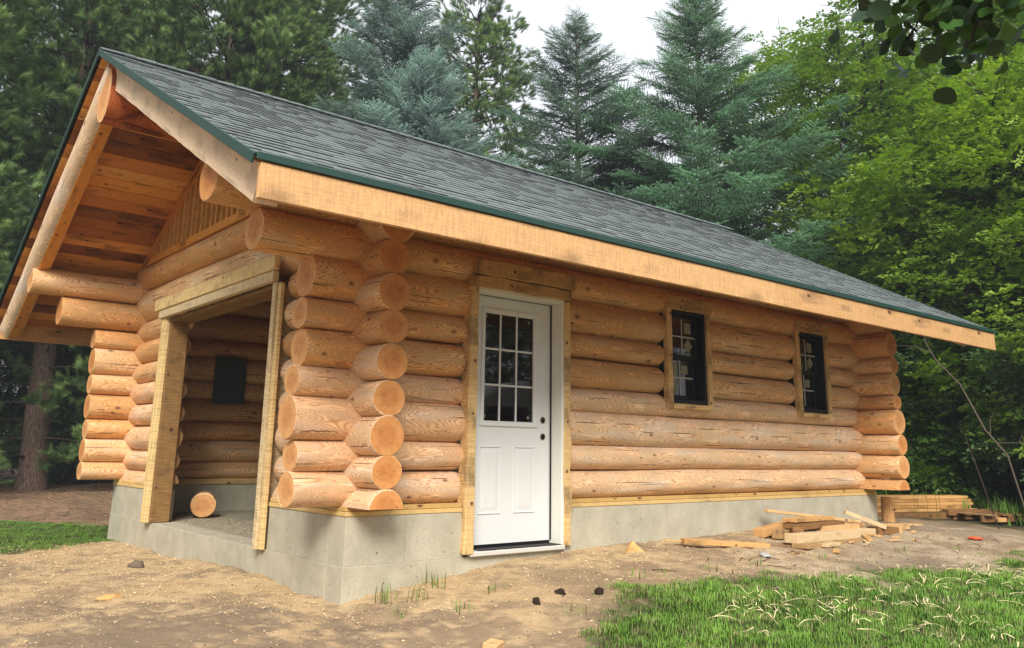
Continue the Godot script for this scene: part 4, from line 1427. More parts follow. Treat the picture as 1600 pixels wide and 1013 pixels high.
	for i in 4:
		crumb.oq([ico[0] * 0.01, ico[1 + i] * 0.01, ico[1 + (i + 1) % 4] * 0.01], Vector3.ZERO)
		crumb.oq([ico[5] * 0.01, ico[1 + i] * 0.01, ico[1 + (i + 1) % 4] * 0.01], Vector3.ZERO)
	xf = []
	co = []
	for k in 42000:
		var x := rng.randf_range(-4.5, 7.5)
		var z := rng.randf_range(-5.5, 3.0)
		if x > 0.0 and z < 0.0 or grass_right(x, z) > 0.5:
			continue
		var s := sawdust(x, z)
		if rng.randf() < s * 0.75:
			continue
		var sc := rng.randf_range(0.25, 0.9) if rng.randf() < 0.95 else rng.randf_range(0.9, 1.7)
		xf.append(Transform3D(rot(rng.randf(), rng.randf() * TAU, rng.randf()).scaled(Vector3(sc, sc * 0.7, sc)), on(x, z, 0.0)))
		co.append(Color(0.13, 0.095, 0.065).lerp(Color(0.40, 0.31, 0.22), rng.randf()))
	var cr := multi("earth_crumbs", crumb.mesh(M.chip, true, false), xf, co)
	cr.set_meta("kind", "stuff")
	tag(cr, "grey-brown crumbs of earth and gravel over the bare ground", "gravel")
	# needles, cones and twigs under the pines
	xf = []
	co = []
	for k in 14000:
		var x := rng.randf_range(-6.0, 3.5)
		var z := rng.randf_range(-20.0, -6.8)
		if grass_left(x, z) > 0.3 or (x > -0.1 and z > -W - 0.1):
			continue
		var sc := rng.randf_range(0.8, 3.2)
		xf.append(Transform3D(rot(rng.randf_range(-0.3, 0.3), rng.randf() * TAU, rng.randf_range(-0.3, 0.3)).scaled(Vector3(sc * 2.2, sc, sc)), on(x, z, 0.004)))
		co.append(Color(0.40, 0.24, 0.13).lerp(Color(0.13, 0.085, 0.055), rng.randf()))
	var lt := multi("needle_litter", chip.mesh(M.chip, true, false), xf, co)
	lt.set_meta("kind", "stuff")
	tag(lt, "brown needle litter on the forest floor under the left pines", "litter")
	# sawdust swept over the garage floor
	xf = []
	co = []
	for k in 9000:
		var x := rng.randf_range(0.02, 3.5)
		var z := rng.randf_range(-5.2, -0.6)
		if x < 0.25 and (z > -1.45 or z < -4.1):
			continue
		if nz.get_noise_2d(x * 60.0, z * 25.0) < rng.randf_range(-0.35, 0.35):
			continue
		xf.append(Transform3D(rot(0, rng.randf() * TAU, 0).scaled(Vector3.ONE * rng.randf_range(0.4, 1.3)), Vector3(x, -0.330 + (0.003 if x < 0.26 else 0.0), z)))
		co.append(Color(0.72, 0.58, 0.38).lerp(Color(0.5, 0.38, 0.24), rng.randf()))
	var fl := multi("floor_sawdust", chip.mesh(M.chip, true, false), xf, co)
	fl.set_meta("kind", "stuff")
	tag(fl, "sawdust scattered over the concrete garage floor", "sawdust")

# curled planer shavings, each one its own thing
func make_shavings() -> void:
	var kinds := []
	for k in 6:
		var q := MB.new()
		var ln: float = [0.10, 0.14, 0.18, 0.13, 0.20, 0.09][k]
		var bend: float = [2.6, 1.0, 1.6, 3.8, 0.7, 0.3][k]
		var n := 12
		var prev := []
		for i in n + 1:
			var t := float(i) / n
			var a := (t - 0.5) * bend
			var r := ln / maxf(bend, 0.2)
			var c := Vector3(sin(a) * r, 0.006 + 0.018 * sin(t * PI * (1.0 + k % 2)), (cos(a) - 1.0) * r)
			var s := Vector3(sin(a), 0.4 * sin(t * 7.0 + k), cos(a)).normalized() * 0.0022
			var up := Vector3(0, 0.0009, 0)
			var ring := [c - s - up, c + s - up, c + s + up, c - s + up]
			if i:
				for j in 4:
					q.oq([prev[j], prev[(j + 1) % 4], ring[(j + 1) % 4], ring[j]], (prev[0] + prev[2] + ring[0] + ring[2]) / 4)
			prev = ring
		kinds.append(q.mesh(M.shaving, false, false))
	var made := 0
	var centres := [[2.25, 2.35, 0.30, 30], [2.05, 2.0, 0.18, 14], [1.55, 2.25, 0.25, 12], [3.6, 2.45, 0.6, 40], [4.6, 2.5, 0.7, 40], [3.0, 1.95, 0.5, 18], [2.8, 2.6, 0.35, 18], [3.9, 2.05, 0.5, 22], [5.4, 2.6, 0.6, 22], [4.9, 2.2, 0.25, 16], [2.6, 3.0, 0.4, 14]]
	for c in centres:
		for k in c[3]:
			var x: float = c[0] + rng.randfn() * c[2]
			var z: float = c[1] + rng.randfn() * c[2] * 0.55
			if grass_right(x, z) < 0.5:
				continue
			var o := put("wood_shaving", kinds[rng.randi() % 6], self, Transform3D(rot(rng.randf_range(-0.25, 0.25), rng.randf() * TAU, rng.randf_range(-0.25, 0.25)).scaled(Vector3.ONE * rng.randf_range(0.6, 1.25)), on(x, z, rng.randf_range(0.03, 0.06))))
			tag(o, "pale curled wood shaving lying in the green lawn grass", "shaving", "curled wood shavings in the lawn")

# ------------------------------------------------------------------ trees
func needles_on(q: MB, a: Vector3, b: Vector3, per: float, ln: float, wd: float, r: RandomNumberGenerator, fwd := 0.6) -> void:
	var d := b - a
	var l := d.length()
	d /= l
	var s := d.cross(Vector3(0.1, 1, 0.2)).normalized()
	var t := d.cross(s)
	var k := int(l / per)
	for i in k:
		var f := (i + r.randf()) / k
		var an := r.randf() * TAU
		var o := s * cos(an) + t * sin(an)
		var dir := (o + d * fwd * r.randf_range(0.6, 1.4)).normalized()
		var w := d.cross(dir).normalized() * wd
		var base := a + d * l * f
		var e := base + dir * ln * r.randf_range(0.7, 1.15)
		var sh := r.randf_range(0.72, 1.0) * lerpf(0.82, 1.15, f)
		q.col = Color(minf(sh, 1), minf(sh, 1), minf(sh, 1))
		var nn := w.cross(dir).normalized()
		var i0 := q.p(base - w, nn)
		q.p(e, nn); q.p(base + w, nn)
		q.ix.append_array(PackedInt32Array([i0, i0 + 1, i0 + 2]))

func spruce_spray(sd: int) -> ArrayMesh:
	var r := RandomNumberGenerator.new()
	r.seed = sd
	var q := MB.new()
	var tip := Vector3(0.46, 0.02, 0)
	needles_on(q, Vector3.ZERO, tip, 0.003, 0.024, 0.0048, r)
	for k in 4:
		for s in [-1, 1]:
			var f := 0.12 + k * 0.20 + r.randf() * 0.06
			var a := tip * f
			var l := lerpf(0.28, 0.12, f) * r.randf_range(0.8, 1.2)
			var b := a + Vector3(0.75, r.randf_range(-0.25, 0.15), s * 0.72).normalized() * l
			needles_on(q, a, b, 0.003, 0.022, 0.0048, r)
	return q.mesh(M.needle, true, false)

func pine_tuft(sd: int) -> ArrayMesh:
	var r := RandomNumberGenerator.new()
	r.seed = sd
	var q := MB.new()
	needles_on(q, Vector3.ZERO, Vector3(0.16, 0.03, 0), 0.0014, 0.15, 0.0030, r, 1.2)
	return q.mesh(M.needle, true, false)

func leaf(q: MB, base: Vector3, dir: Vector3, side: Vector3, ln: float, wd: float, fold: float, rnd := false) -> void:
	var nn := dir.cross(side).normalized()
	var cup := nn * fold
	var m := base + dir * ln * 0.45
	var e := base + dir * ln
	var a := m + side * wd + cup
	var b := m - side * wd + cup
	var i := q.p(base, nn)
	q.p(a, (nn - side * 0.3).normalized()); q.p(e - cup * 0.5, nn); q.p(b, (nn + side * 0.3).normalized())
	q.ix.append_array(PackedInt32Array([i, i + 1, i + 2, i, i + 2, i + 3]))

func leaf_spray(sd: int, leaves: int, ln: float, spread := 0.34) -> ArrayMesh:
	var r := RandomNumberGenerator.new()
	r.seed = sd
	var q := MB.new()
	for k in leaves:
		var f := (k + r.randf()) / leaves
		var base := Vector3(f * spread, 0.03 * sin(f * 3.0) + r.randf_range(-0.05, 0.05), r.randf_range(-0.05, 0.05))
		var an := (1 if k % 2 else -1) * r.randf_range(0.4, 1.3)
		var dir := Vector3(cos(an), r.randf_range(-0.65, 0.1), sin(an)).normalized()
		var side := dir.cross(Vector3(r.randf_range(-0.4, 0.4), 1, r.randf_range(-0.4, 0.4))).normalized()
		var sh := r.randf_range(0.65, 1.0)
		q.col = Color(sh, sh, sh * 0.95)
		var l := ln * r.randf_range(0.7, 1.2)
		leaf(q, base, dir, side, l, l * 0.32, l * 0.06)
	return q.mesh(M.leaf, true, false)

var sprays := {}

func trunk_path(h: float, r: RandomNumberGenerator, wob: float, n := 9) -> Array:
	var a := []
	var o := Vector3.ZERO
	for i in n:
		a.append(Vector3(o.x, h * i / (n - 1.0) - 0.15, o.z))
		o += Vector3(r.randf_range(-wob, wob), 0, r.randf_range(-wob, wob))
	return a

func along(path: Array, y: float) -> Vector3:
	for i in path.size() - 1:
		if y <= path[i + 1].y:
			return path[i].lerp(path[i + 1], clampf((y - path[i].y) / (path[i + 1].y - path[i].y), 0, 1))
	return path[-1]

func spruce(o: Node3D, h: float, rb: float, sd: int, lo: Color, hi: Color, y0 := 0.4, dens := 1.0) -> void:
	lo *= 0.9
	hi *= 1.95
	var r := RandomNumberGenerator.new()
	r.seed = sd
	var q := MB.new()
	var path := trunk_path(h, r, 0.03)
	var rad := []
	for i in path.size():
		rad.append(lerpf(0.017 * h, 0.012, pow(float(i) / (path.size() - 1), 0.9)))
	q.tube(path, rad, 9)
	put("trunk", q.mesh(M.pine_bark), o)
	var br := MB.new()
	var xf := []
	var co := []
	var y := y0
	while y < h - 0.15:
		var f := y / h
		var nb := 5 + r.randi() % 2
		var ln0 := rb * pow(1.0 - f, 0.82) + 0.10
		var an0 := r.randf() * TAU
		for k in nb:
			var an := an0 + TAU * k / nb + r.randf_range(-0.3, 0.3)
			var ln := ln0 * r.randf_range(0.5, 1.22) * (1.0 + 0.22 * sin(an * 2.0 + y * 1.1 + sd))
			var out := Vector3(cos(an), 0, sin(an))
			var el := lerpf(-0.18, 0.85, pow(f, 1.6)) + r.randf_range(-0.1, 0.1)
			var base := along(path, y + r.randf_range(-0.1, 0.1))
			var pts := []
			var n := 5
			for i in n:
				var t := float(i) / (n - 1)
				var up := sin(el) * t * ln + (0.22 * t * t - 0.20 * t) * ln * (1.0 - f)
				pts.append(base + out * cos(el) * ln * t + Vector3(0, up, 0))
			br.tube(pts, [0.012 + 0.006 * ln, 0.010 + 0.004 * ln, 0.008, 0.006, 0.003], 4, false)
			var s := ln * 0.22
			while s < ln:
				var t := s / ln
				var a: Vector3 = pts[mini(int(t * 4), 3)]
				var b: Vector3 = pts[mini(int(t * 4) + 1, 4)]
				var p := a.lerp(b, t * 4 - int(t * 4))
				var d := (b - a).normalized()
				for sgn in [-1, 1]:
					var dd = (d + d.cross(Vector3.UP).normalized() * sgn * r.randf_range(0.5, 1.0) + Vector3(0, r.randf_range(-0.38, 0.10), 0)).normalized()
					var sz := r.randf_range(0.75, 1.15) * clampf(lerpf(1.25, 0.75, t) * (0.45 + ln * 0.4), 0.45, 1.35)
					xf.append(facing(p, dd, r.randf_range(-0.9, 0.9), sz * r.randf_range(0.8, 1.3)))
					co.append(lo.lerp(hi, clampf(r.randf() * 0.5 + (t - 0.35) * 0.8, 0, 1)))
				s += 0.15 / dens
			xf.append(facing(pts[4] - (pts[4] - pts[3]).normalized() * 0.12, (pts[4] - pts[3]).normalized(), 0.0, 0.9))
			co.append(hi)
		y += lerpf(0.33, 0.20, f) / dens
	xf.append(facing(path[-1] - Vector3(0, 0.45, 0), Vector3(0.02, 1, 0), 0, 1.1))
	co.append(hi)
	put("branch", br.mesh(M.twig, false, false), o)
	var half_n := xf.size() / 2
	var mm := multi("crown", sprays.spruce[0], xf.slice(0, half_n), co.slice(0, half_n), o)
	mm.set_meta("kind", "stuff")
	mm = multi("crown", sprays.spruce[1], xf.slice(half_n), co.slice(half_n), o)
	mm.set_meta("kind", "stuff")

func facing(p: Vector3, d: Vector3, roll: float, s: float) -> Transform3D:
	var up := Vector3.UP if absf(d.y) < 0.95 else Vector3.FORWARD
	var z := d.cross(up).normalized()
	var y := z.cross(d)
	return Transform3D((Basis(d, y, z) * rot(roll, 0, 0)).scaled_local(Vector3.ONE * s), p)

func pine(o: Node3D, h: float, rb: float, sd: int, lo: Color, hi: Color, bare: float, trad := 0.3) -> void:
	var r := RandomNumberGenerator.new()
	r.seed = sd
	var q := MB.new()
	var path := trunk_path(h, r, 0.10)
	path.insert(1, path[0].lerp(path[1], 0.28))
	var rad := []
	for i in path.size():
		var f: float = clampf(path[i].y / h, 0, 1)
		rad.append(trad * lerpf(1.0, 0.08, f) + (trad * 0.35 if i == 0 else 0.0))
	q.tube(path, rad, 14)
	put("trunk", q.mesh(M.pine_bark), o)
	var br := MB.new()
	var dd := MB.new()
	var xf := []
	var co := []
	var y := 0.8
	while y < h - 0.1:
		var f := y / h
		var low: bool = y < bare
		var nb := 3 if low else 5
		var an0 := r.randf() * TAU
		for k in nb:
			var an := an0 + TAU * k / nb + r.randf_range(-0.5, 0.5)
			var dead: bool = low and r.randf() < 0.5
			var ln := rb * (0.35 + 0.65 * sin(clampf((1.0 - f) * 1.9, 0, 1.5))) * r.randf_range(0.6, 1.15)
			if low:
				ln *= 0.5 if dead else 0.75
			var base := along(path, y)
			var out := Vector3(cos(an), 0, sin(an))
			var pts := []
			for i in 6:
				var t := i / 5.0
				pts.append(base + out * ln * t + Vector3(r.randf_range(-0.07, 0.07), ln * (0.10 * t + lerpf(0.05, 0.5, f) * t * t) - (0.25 * t * t * ln if f < 0.4 else 0.0), r.randf_range(-0.07, 0.07)) * (1.0 if i else 0.0))
			(dd if dead else br).tube(pts, [0.03 + 0.008 * ln, 0.03, 0.024, 0.018, 0.012, 0.006], 5, false)
			if dead:
				continue
			var m := int(ln * 11.0)
			for i in m:
				var t := lerpf(0.35, 1.0, sqrt(r.randf()))
				var a: Vector3 = pts[mini(int(t * 5), 4)]
				var b: Vector3 = pts[mini(int(t * 5) + 1, 5)]
				var p := a.lerp(b, t * 5 - int(t * 5))
				var off := Vector3(r.randfn(), r.randfn() * 0.55 + 0.15, r.randfn()) * 0.24 * (0.6 + 0.5 * ln / rb)
				var dir := (off.normalized() * 0.7 + out * 0.6 + Vector3(0, 0.55, 0)).normalized()
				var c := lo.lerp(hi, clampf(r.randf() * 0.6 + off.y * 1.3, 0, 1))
				for e in 2:
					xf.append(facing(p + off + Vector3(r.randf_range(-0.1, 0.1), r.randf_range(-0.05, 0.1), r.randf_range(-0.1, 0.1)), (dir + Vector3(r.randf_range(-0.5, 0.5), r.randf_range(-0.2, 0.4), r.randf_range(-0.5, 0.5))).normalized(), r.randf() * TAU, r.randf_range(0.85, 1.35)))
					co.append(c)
		y += lerpf(0.42, 0.34, f)
	put("branch", br.mesh(M.twig, false, false), o)
	put("dead_branch", dd.mesh(M.dead, false, false), o)
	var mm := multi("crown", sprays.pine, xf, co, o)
	mm.set_meta("kind", "stuff")

func leafy(o: Node3D, h: float, rx: float, y0: float, lobes: int, per: int, sd: int, lo: Color, hi: Color, spray: ArrayMesh, trad: float, stems := 1) -> void:
	var r := RandomNumberGenerator.new()
	r.seed = sd
	var q := MB.new()
	var tops := []
	for s in stems:
		var path := trunk_path(h * 0.8, r, 0.16 if stems == 1 else 0.28)
		var rad := []
		for i in path.size():
			rad.append(trad * lerpf(1.0, 0.18, float(i) / (path.size() - 1)) + (trad * 0.3 if i == 0 else 0.0))
		q.tube(path, rad, 9)
		tops.append(path)
	var xf := []
	var co := []
	for k in lobes:
		var u := (k + 0.5) / lobes
		var y := lerpf(y0, h, u)
		var wide := sin(clampf(pow(1.0 - u, 0.75) * 2.6 + 0.12, 0, PI)) * rx
		var an := k * 2.4 + r.randf() * 0.8
		var rr := wide * sqrt(r.randf_range(0.08, 1.0))
		var c := Vector3(cos(an) * rr, y + r.randf_range(-0.3, 0.3), sin(an) * rr)
		var path: Array = tops[k % tops.size()]
		var st := along(path, minf(y - 0.3 - rr * 0.45, h * 0.75))
		var mid := st.lerp(c, 0.5) + Vector3(r.randf_range(-0.2, 0.2), 0.15, r.randf_range(-0.2, 0.2))
		q.tube([st, mid, c], [trad * 0.26, trad * 0.16, 0.010], 5, false)
		var lr := rx * r.randf_range(0.26, 0.42)
		for j in 4:
			var e := c + Vector3(r.randfn(), r.randfn() * 0.6, r.randfn()).normalized() * lr
			q.tube([mid.lerp(c, 0.6), (c + e) / 2 + Vector3(0, 0.06, 0), e], [0.016, 0.010, 0.004], 4, false)
		var tone := r.randf_range(-0.25, 0.25)
		for j in per:
			var d := Vector3(r.randfn(), r.randfn(), r.randfn()).normalized()
			var p := c + d * Vector3(lr, lr * 0.62, lr) * pow(r.randf(), 0.45)
			var dir := (Vector3(d.x, 0, d.z) + Vector3(r.randf_range(-0.6, 0.6), r.randf_range(-0.35, 0.3), r.randf_range(-0.6, 0.6))).normalized()
			xf.append(facing(p, dir, r.randf_range(-0.5, 0.5), r.randf_range(0.75, 1.3)))
			co.append(lo.lerp(hi, clampf(r.randf() * 0.7 + 0.15 + tone, 0, 1)))
	put("trunk", q.mesh(M.dark_bark), o)
	var mm := multi("crown", spray, xf, co, o)
	mm.set_meta("kind", "stuff")

func make_trees() -> void:
	sprays.spruce = [spruce_spray(3), spruce_spray(8)]
	sprays.pine = pine_tuft(4)
	sprays.leaf = leaf_spray(6, 13, 0.105)
	sprays.big = leaf_spray(7, 12, 0.15, 0.5)
	sprays.small = leaf_spray(9, 16, 0.06, 0.3)
	var gy := func(x, z): return ground_base(x, z) - 0.05
	var P := func(x, z): return Vector3(x, gy.call(x, z), z)
	var plo := Color(0.075, 0.14, 0.046)
	var phi := Color(0.36, 0.55, 0.17)
	# pines at the left
	var p1 := thing("pine_tree", "tall pine with thick bare lower trunk left of the cabin", "pine tree", P.call(1.35, -17.4))
	pine(p1, 17.0, 3.3, 101, plo, phi, 3.4, 0.31)
	var p2 := thing("pine_tree", "big dense pine standing behind the roof peak", "pine tree", P.call(4.3, -15.6))
	pine(p2, 15.5, 3.6, 102, plo, phi * 0.9, 3.0, 0.27)
	copy_of(p1, "pine_tree", "pine at the left edge, its trunk outside the picture", "pine tree", P.call(-2.6, -15.0), 2.1, Vector3(0.95, 0.92, 0.95))
	copy_of(p2, "pine_tree", "pine between the left trunk and the roof peak, further back", "pine tree", P.call(2.7, -21.5), 1.1, Vector3(1.1, 1.12, 1.1))
	copy_of(p1, "pine_tree", "dark pine behind the roof, left of the tall blue spruce", "pine tree", P.call(7.0, -18.0), 4.0, Vector3(1.15, 0.98, 1.15))
	copy_of(p2, "pine_tree", "pine rising behind the roof between the dense pine and the blue spruce", "pine tree", P.call(5.7, -16.2), 3.0, Vector3(0.9, 0.92, 0.9))
	copy_of(p1, "pine_tree", "narrow pointed pine against the sky right of the blue spruces", "pine tree", P.call(12.2, -15.0), 5.2, Vector3(0.95, 0.90, 0.95))
	# spruces
	var b1 := thing("blue_spruce", "taller blue spruce whose top leaves the picture", "spruce tree", P.call(7.35, -12.1))
	spruce(b1, 13.6, 4.2, 201, Color(0.050, 0.088, 0.072), Color(0.135, 0.215, 0.180), 1.0, 1.2)
	var b2 := thing("blue_spruce", "small bright blue spruce just above the roof ridge", "spruce tree", P.call(6.75, -9.5))
	spruce(b2, 9.75, 3.9, 202, Color(0.075, 0.125, 0.110), Color(0.19, 0.290, 0.260), 1.0, 1.3)
	var s1 := thing("spruce_tree", "dark green spruce standing against the white sky in the middle", "spruce tree", P.call(11.6, -9.6))
	spruce(s1, 12.5, 4.3, 203, Color(0.032, 0.066, 0.044), Color(0.090, 0.165, 0.105), 1.0, 1.0)
	var s2 := thing("spruce_tree", "broad green spruce whose thin tip leaves the picture at the top", "spruce tree", P.call(12.85, -6.6))
	spruce(s2, 12.9, 4.5, 204, Color(0.040, 0.090, 0.048), Color(0.105, 0.215, 0.110), 0.6, 1.05)
	copy_of(s1, "spruce_tree", "lower spruce filling the gap between the two green spruces", "spruce tree", P.call(13.6, -9.4), 2.0, Vector3(1.15, 0.72, 1.15))
	copy_of(s2, "spruce_tree", "lower spruce behind the small blue one, right of it", "spruce tree", P.call(10.4, -11.5), 1.0, Vector3(1.0, 0.66, 1.0))
	copy_of(s1, "spruce_tree", "half-height spruce behind the foot of the dark middle spruce", "spruce tree", P.call(12.2, -12.6), 5.0, Vector3(1.1, 0.70, 1.1))
	# broadleaf trees at the right
	var mlo := Color(0.110, 0.225, 0.034)
	var mhi := Color(0.38, 0.58, 0.095)
	var m1 := thing("maple_tree", "tall leafy tree against the sky right of the broad spruce", "tree", P.call(19.0, -7.4))
	leafy(m1, 13.1, 3.8, 2.6, 46, 150, 301, mlo, mhi, sprays.leaf, 0.20, 3)
	var m2 := thing("maple_tree", "dark forked tree with open crown behind the cabin's far end", "tree", P.call(16.4, -4.3))
	leafy(m2, 11.9, 3.6, 2.4, 38, 125, 302, mlo * 0.9, mhi * 0.85, sprays.leaf, 0.22, 2)
	var m3 := thing("maple_tree", "bright yellow-green leafy tree at the right edge", "tree", P.call(12.6, 0.4))
	leafy(m3, 7.6, 2.6, 1.4, 34, 135, 303, Color(0.15, 0.29, 0.036), Color(0.43, 0.60, 0.095), sprays.leaf, 0.10, 2)
	copy_of(m3, "maple_tree", "bright leafy tree whose low boughs hang in over the pallet", "tree", P.call(11.7, 2.9), 5.0, Vector3(0.80, 0.9, 0.80))
	copy_of(m3, "maple_tree", "tall bright leafy tree between the forked tree and the one at the right edge", "tree", P.call(15.6, -1.9), 2.9, Vector3(1.2, 1.12, 1.2))
	copy_of(m2, "maple_tree", "tall tree behind the bright one at the right edge", "tree", P.call(16.8, -0.4), 2.2, Vector3(1.0, 1.02, 1.0))
	copy_of(m1, "maple_tree", "leafy tree far right, its crown cut by the picture's corner", "tree", P.call(20.0, -1.5), 0.9, Vector3(1.0, 0.96, 1.0))
	copy_of(m1, "maple_tree", "leafy tree between the tall one and the forked one, further back", "tree", P.call(22.0, -6.0), 3.9, Vector3(1.0, 0.96, 1.0))
	copy_of(m3, "maple_tree", "yellow-green slender tree peeping between blue spruce and pointed pine", "tree", P.call(9.6, -13.2), 1.3, Vector3(0.55, 1.12, 0.55))
	copy_of(m3, "maple_tree", "green sapling below the roof's far corner, behind the lumber", "tree", P.call(13.8, -2.6), 4.3, Vector3(0.85, 0.80, 0.85))
	copy_of(m3, "maple_tree", "lime-green tree between the two green spruces, far behind", "tree", P.call(18.5, -12.6), 2.6, Vector3(1.2, 1.12, 1.2))
	# shrubs under the trees
	var sh := thing("shrub", "grey-green shrub leaning out behind the cabin's far corner", "shrub", P.call(12.9, -2.1))
	leafy(sh, 3.4, 1.5, 0.5, 22, 130, 401, Color(0.10, 0.20, 0.075), Color(0.25, 0.39, 0.15), sprays.small, 0.04, 3)
	var sb := thing("shrub", "low bright bush with broad leaves behind the lumber stack", "shrub", P.call(11.9, -1.3))
	leafy(sb, 1.25, 1.0, 0.2, 14, 80, 402, Color(0.060, 0.145, 0.022), Color(0.16, 0.30, 0.05), sprays.leaf, 0.03, 3)
	copy_of(sh, "shrub", "leafy bright shrub at the right edge below the yellow-green tree", "shrub", P.call(11.9, 1.2), 2.0, Vector3(1.0, 0.95, 1.0))
	copy_of(sh, "shrub", "dark shrub deep in shade right of the cabin's far wall", "shrub", P.call(14.5, -4.4), 1.0, Vector3(1.5, 1.4, 1.5))
	copy_of(sh, "shrub", "dark shrub behind the leaning dead sapling", "shrub", P.call(15.6, -1.6), 3.0, Vector3(1.4, 1.5, 1.4))
	copy_of(sb, "shrub", "low leafy bush beside the pallet at the right edge", "shrub", P.call(13.4, 0.2), 1.4, Vector3(1.3, 1.0, 1.3))
	var g := "undergrowth in the shade below the trees"
	for a in [[16.2, -6.4, 1.7], [18.0, -3.4, 1.8], [18.4, 0.4, 1.7], [17.0, 2.2, 1.5], [19.5, -9.5, 1.9], [15.0, 1.8, 1.2], [-1.2, -20.5, 1.4], [1.0, -22.5, 1.6], [3.0, -20.0, 1.3], [5.5, -21.0, 1.7], [-3.6, -19.0, 1.5], [3.6, -24.5, 2.0], [-5.5, -22.0, 1.9]]:
		copy_of(sh, "shrub", "dark undergrowth shrub in the shade beneath the trees", "shrub", P.call(a[0], a[1]), a[0] * 3.1, Vector3(a[2], a[2], a[2]), g)
	# the wood beyond
	var far := [[p2, -4.0, -24.0, 1.05, 1], [p1, -8.0, -27.0, 1.1, 1], [p2, 0.0, -30.0, 1.2, 1], [p1, 5.0, -28.0, 1.15, 1], [p2, 10.0, -27.0, 0.98, 1], [p2, -13.0, -24.0, 1.1, 1], [s2, 9.5, -20.5, 0.95, 2], [m1, 15.5, -21.5, 0.62, 3], [m2, 20.0, -18.5, 0.66, 3], [m1, 24.0, -15.0, 0.70, 3], [m2, 27.0, -10.5, 0.95, 3], [m1, 29.0, -6.0, 1.0, 3], [m2, 27.0, -1.0, 1.1, 3], [m1, 26.0, 4.0, 1.1, 3], [m2, 22.0, 3.5, 1.05, 3], [m1, 24.0, 9.0, 1.0, 3]]
	for a in far:
		copy_of(a[0], ["", "pine_tree", "spruce_tree", "maple_tree"][a[4]], ["", "pine in the far row of the wood behind the left pines", "far spruce behind the blue spruces, mostly hidden", "leafy tree in the far row of the wood at right"][a[4]], "tree", P.call(a[1], a[2]), a[1] * 1.7 + 0.4, Vector3.ONE * a[3], "" if a[4] == 2 else ["", "far pines", "", "far broadleaf trees"][a[4]])
	# trees on the far side of the yard, behind the photographer, which the door glass mirrors; those at -x are added to darken the garage
	for a in [[m1, 8.0, 33.0, 0.9], [m2, 15.0, 30.0, 1.0], [p2, 20.0, 25.0, 0.8], [m1, 1.0, 36.0, 0.9], [m2, 24.0, 19.0, 0.95], [p1, 27.0, 28.0, 0.9], [m1, 12.0, 36.0, 0.9], [m1, -20.0, -4.0, 0.75], [p2, -18.5, -9.0, 0.8], [m2, -21.0, 3.0, 0.75], [m1, -22.0, -14.0, 0.9], [p1, -19.0, -0.5, 0.62], [s2, -17.5, -6.2, 0.7]]:
		copy_of(a[0], "unseen_yard_tree", "tree across the yard, outside the picture, mirrored in the door glass or added to shade the garage", "tree", P.call(a[1], a[2]), a[1], Vector3.ONE * a[3], "trees across the yard")

func make_dead_saplings() -> void:
	var q := MB.new()
	q.tube([Vector3(9.75, ground_base(9.6, 0.9), 1.1) + Vector3(-0.35, 0, -0.1), Vector3(9.17, 0.5, 0.89), Vector3(9.27, 0.83, 0.61), Vector3(9.43, 1.47, 0.28), Vector3(9.56, 1.85, -0.08), Vector3(9.66, 2.11, -0.24), Vector3(9.70, 2.45, -0.3)], [0.013, 0.012, 0.0115, 0.010, 0.008, 0.006, 0.003], 7)
	q.tube([Vector3(9.60, 1.95, -0.14), Vector3(9.56, 2.06, -0.34), Vector3(9.52, 2.10, -0.62)], [0.007, 0.005, 0.003], 5, false)
	q.tube([Vector3(9.22, 0.66, 0.75), Vector3(9.3, 0.66, 1.0), Vector3(9.34, 0.64, 1.2)], [0.006, 0.005, 0.003], 5, false)
	q.tube([Vector3(9.3, 0.66, 1.0), Vector3(9.33, 0.8, 1.05)], [0.005, 0.002], 5, false)
	q.tube([Vector3(9.24, 0.75, 0.68), Vector3(9.33, 0.95, 0.66), Vector3(9.36, 1.05, 0.70)], [0.006, 0.004, 0.002], 5, false)
	tag(put("dead_sapling", q.mesh(M.dead, false, false)), "bare dead sapling leaning left at the wood's edge beside the cabin", "dead tree")
	q = MB.new()
	q.tube([Vector3(9.0, ground_base(9.0, 0.6), 0.75), Vector3(9.05, 0.1, 0.6), Vector3(9.2, 0.59, 0.41), Vector3(9.27, 0.77, 0.34), Vector3(9.4, 0.95, 0.15)], [0.008, 0.0075, 0.007, 0.005, 0.002], 6)
	tag(put("dead_sapling", q.mesh(M.twig, false, false)), "thin dark bent sapling stem left of the leaning dead one", "dead tree")

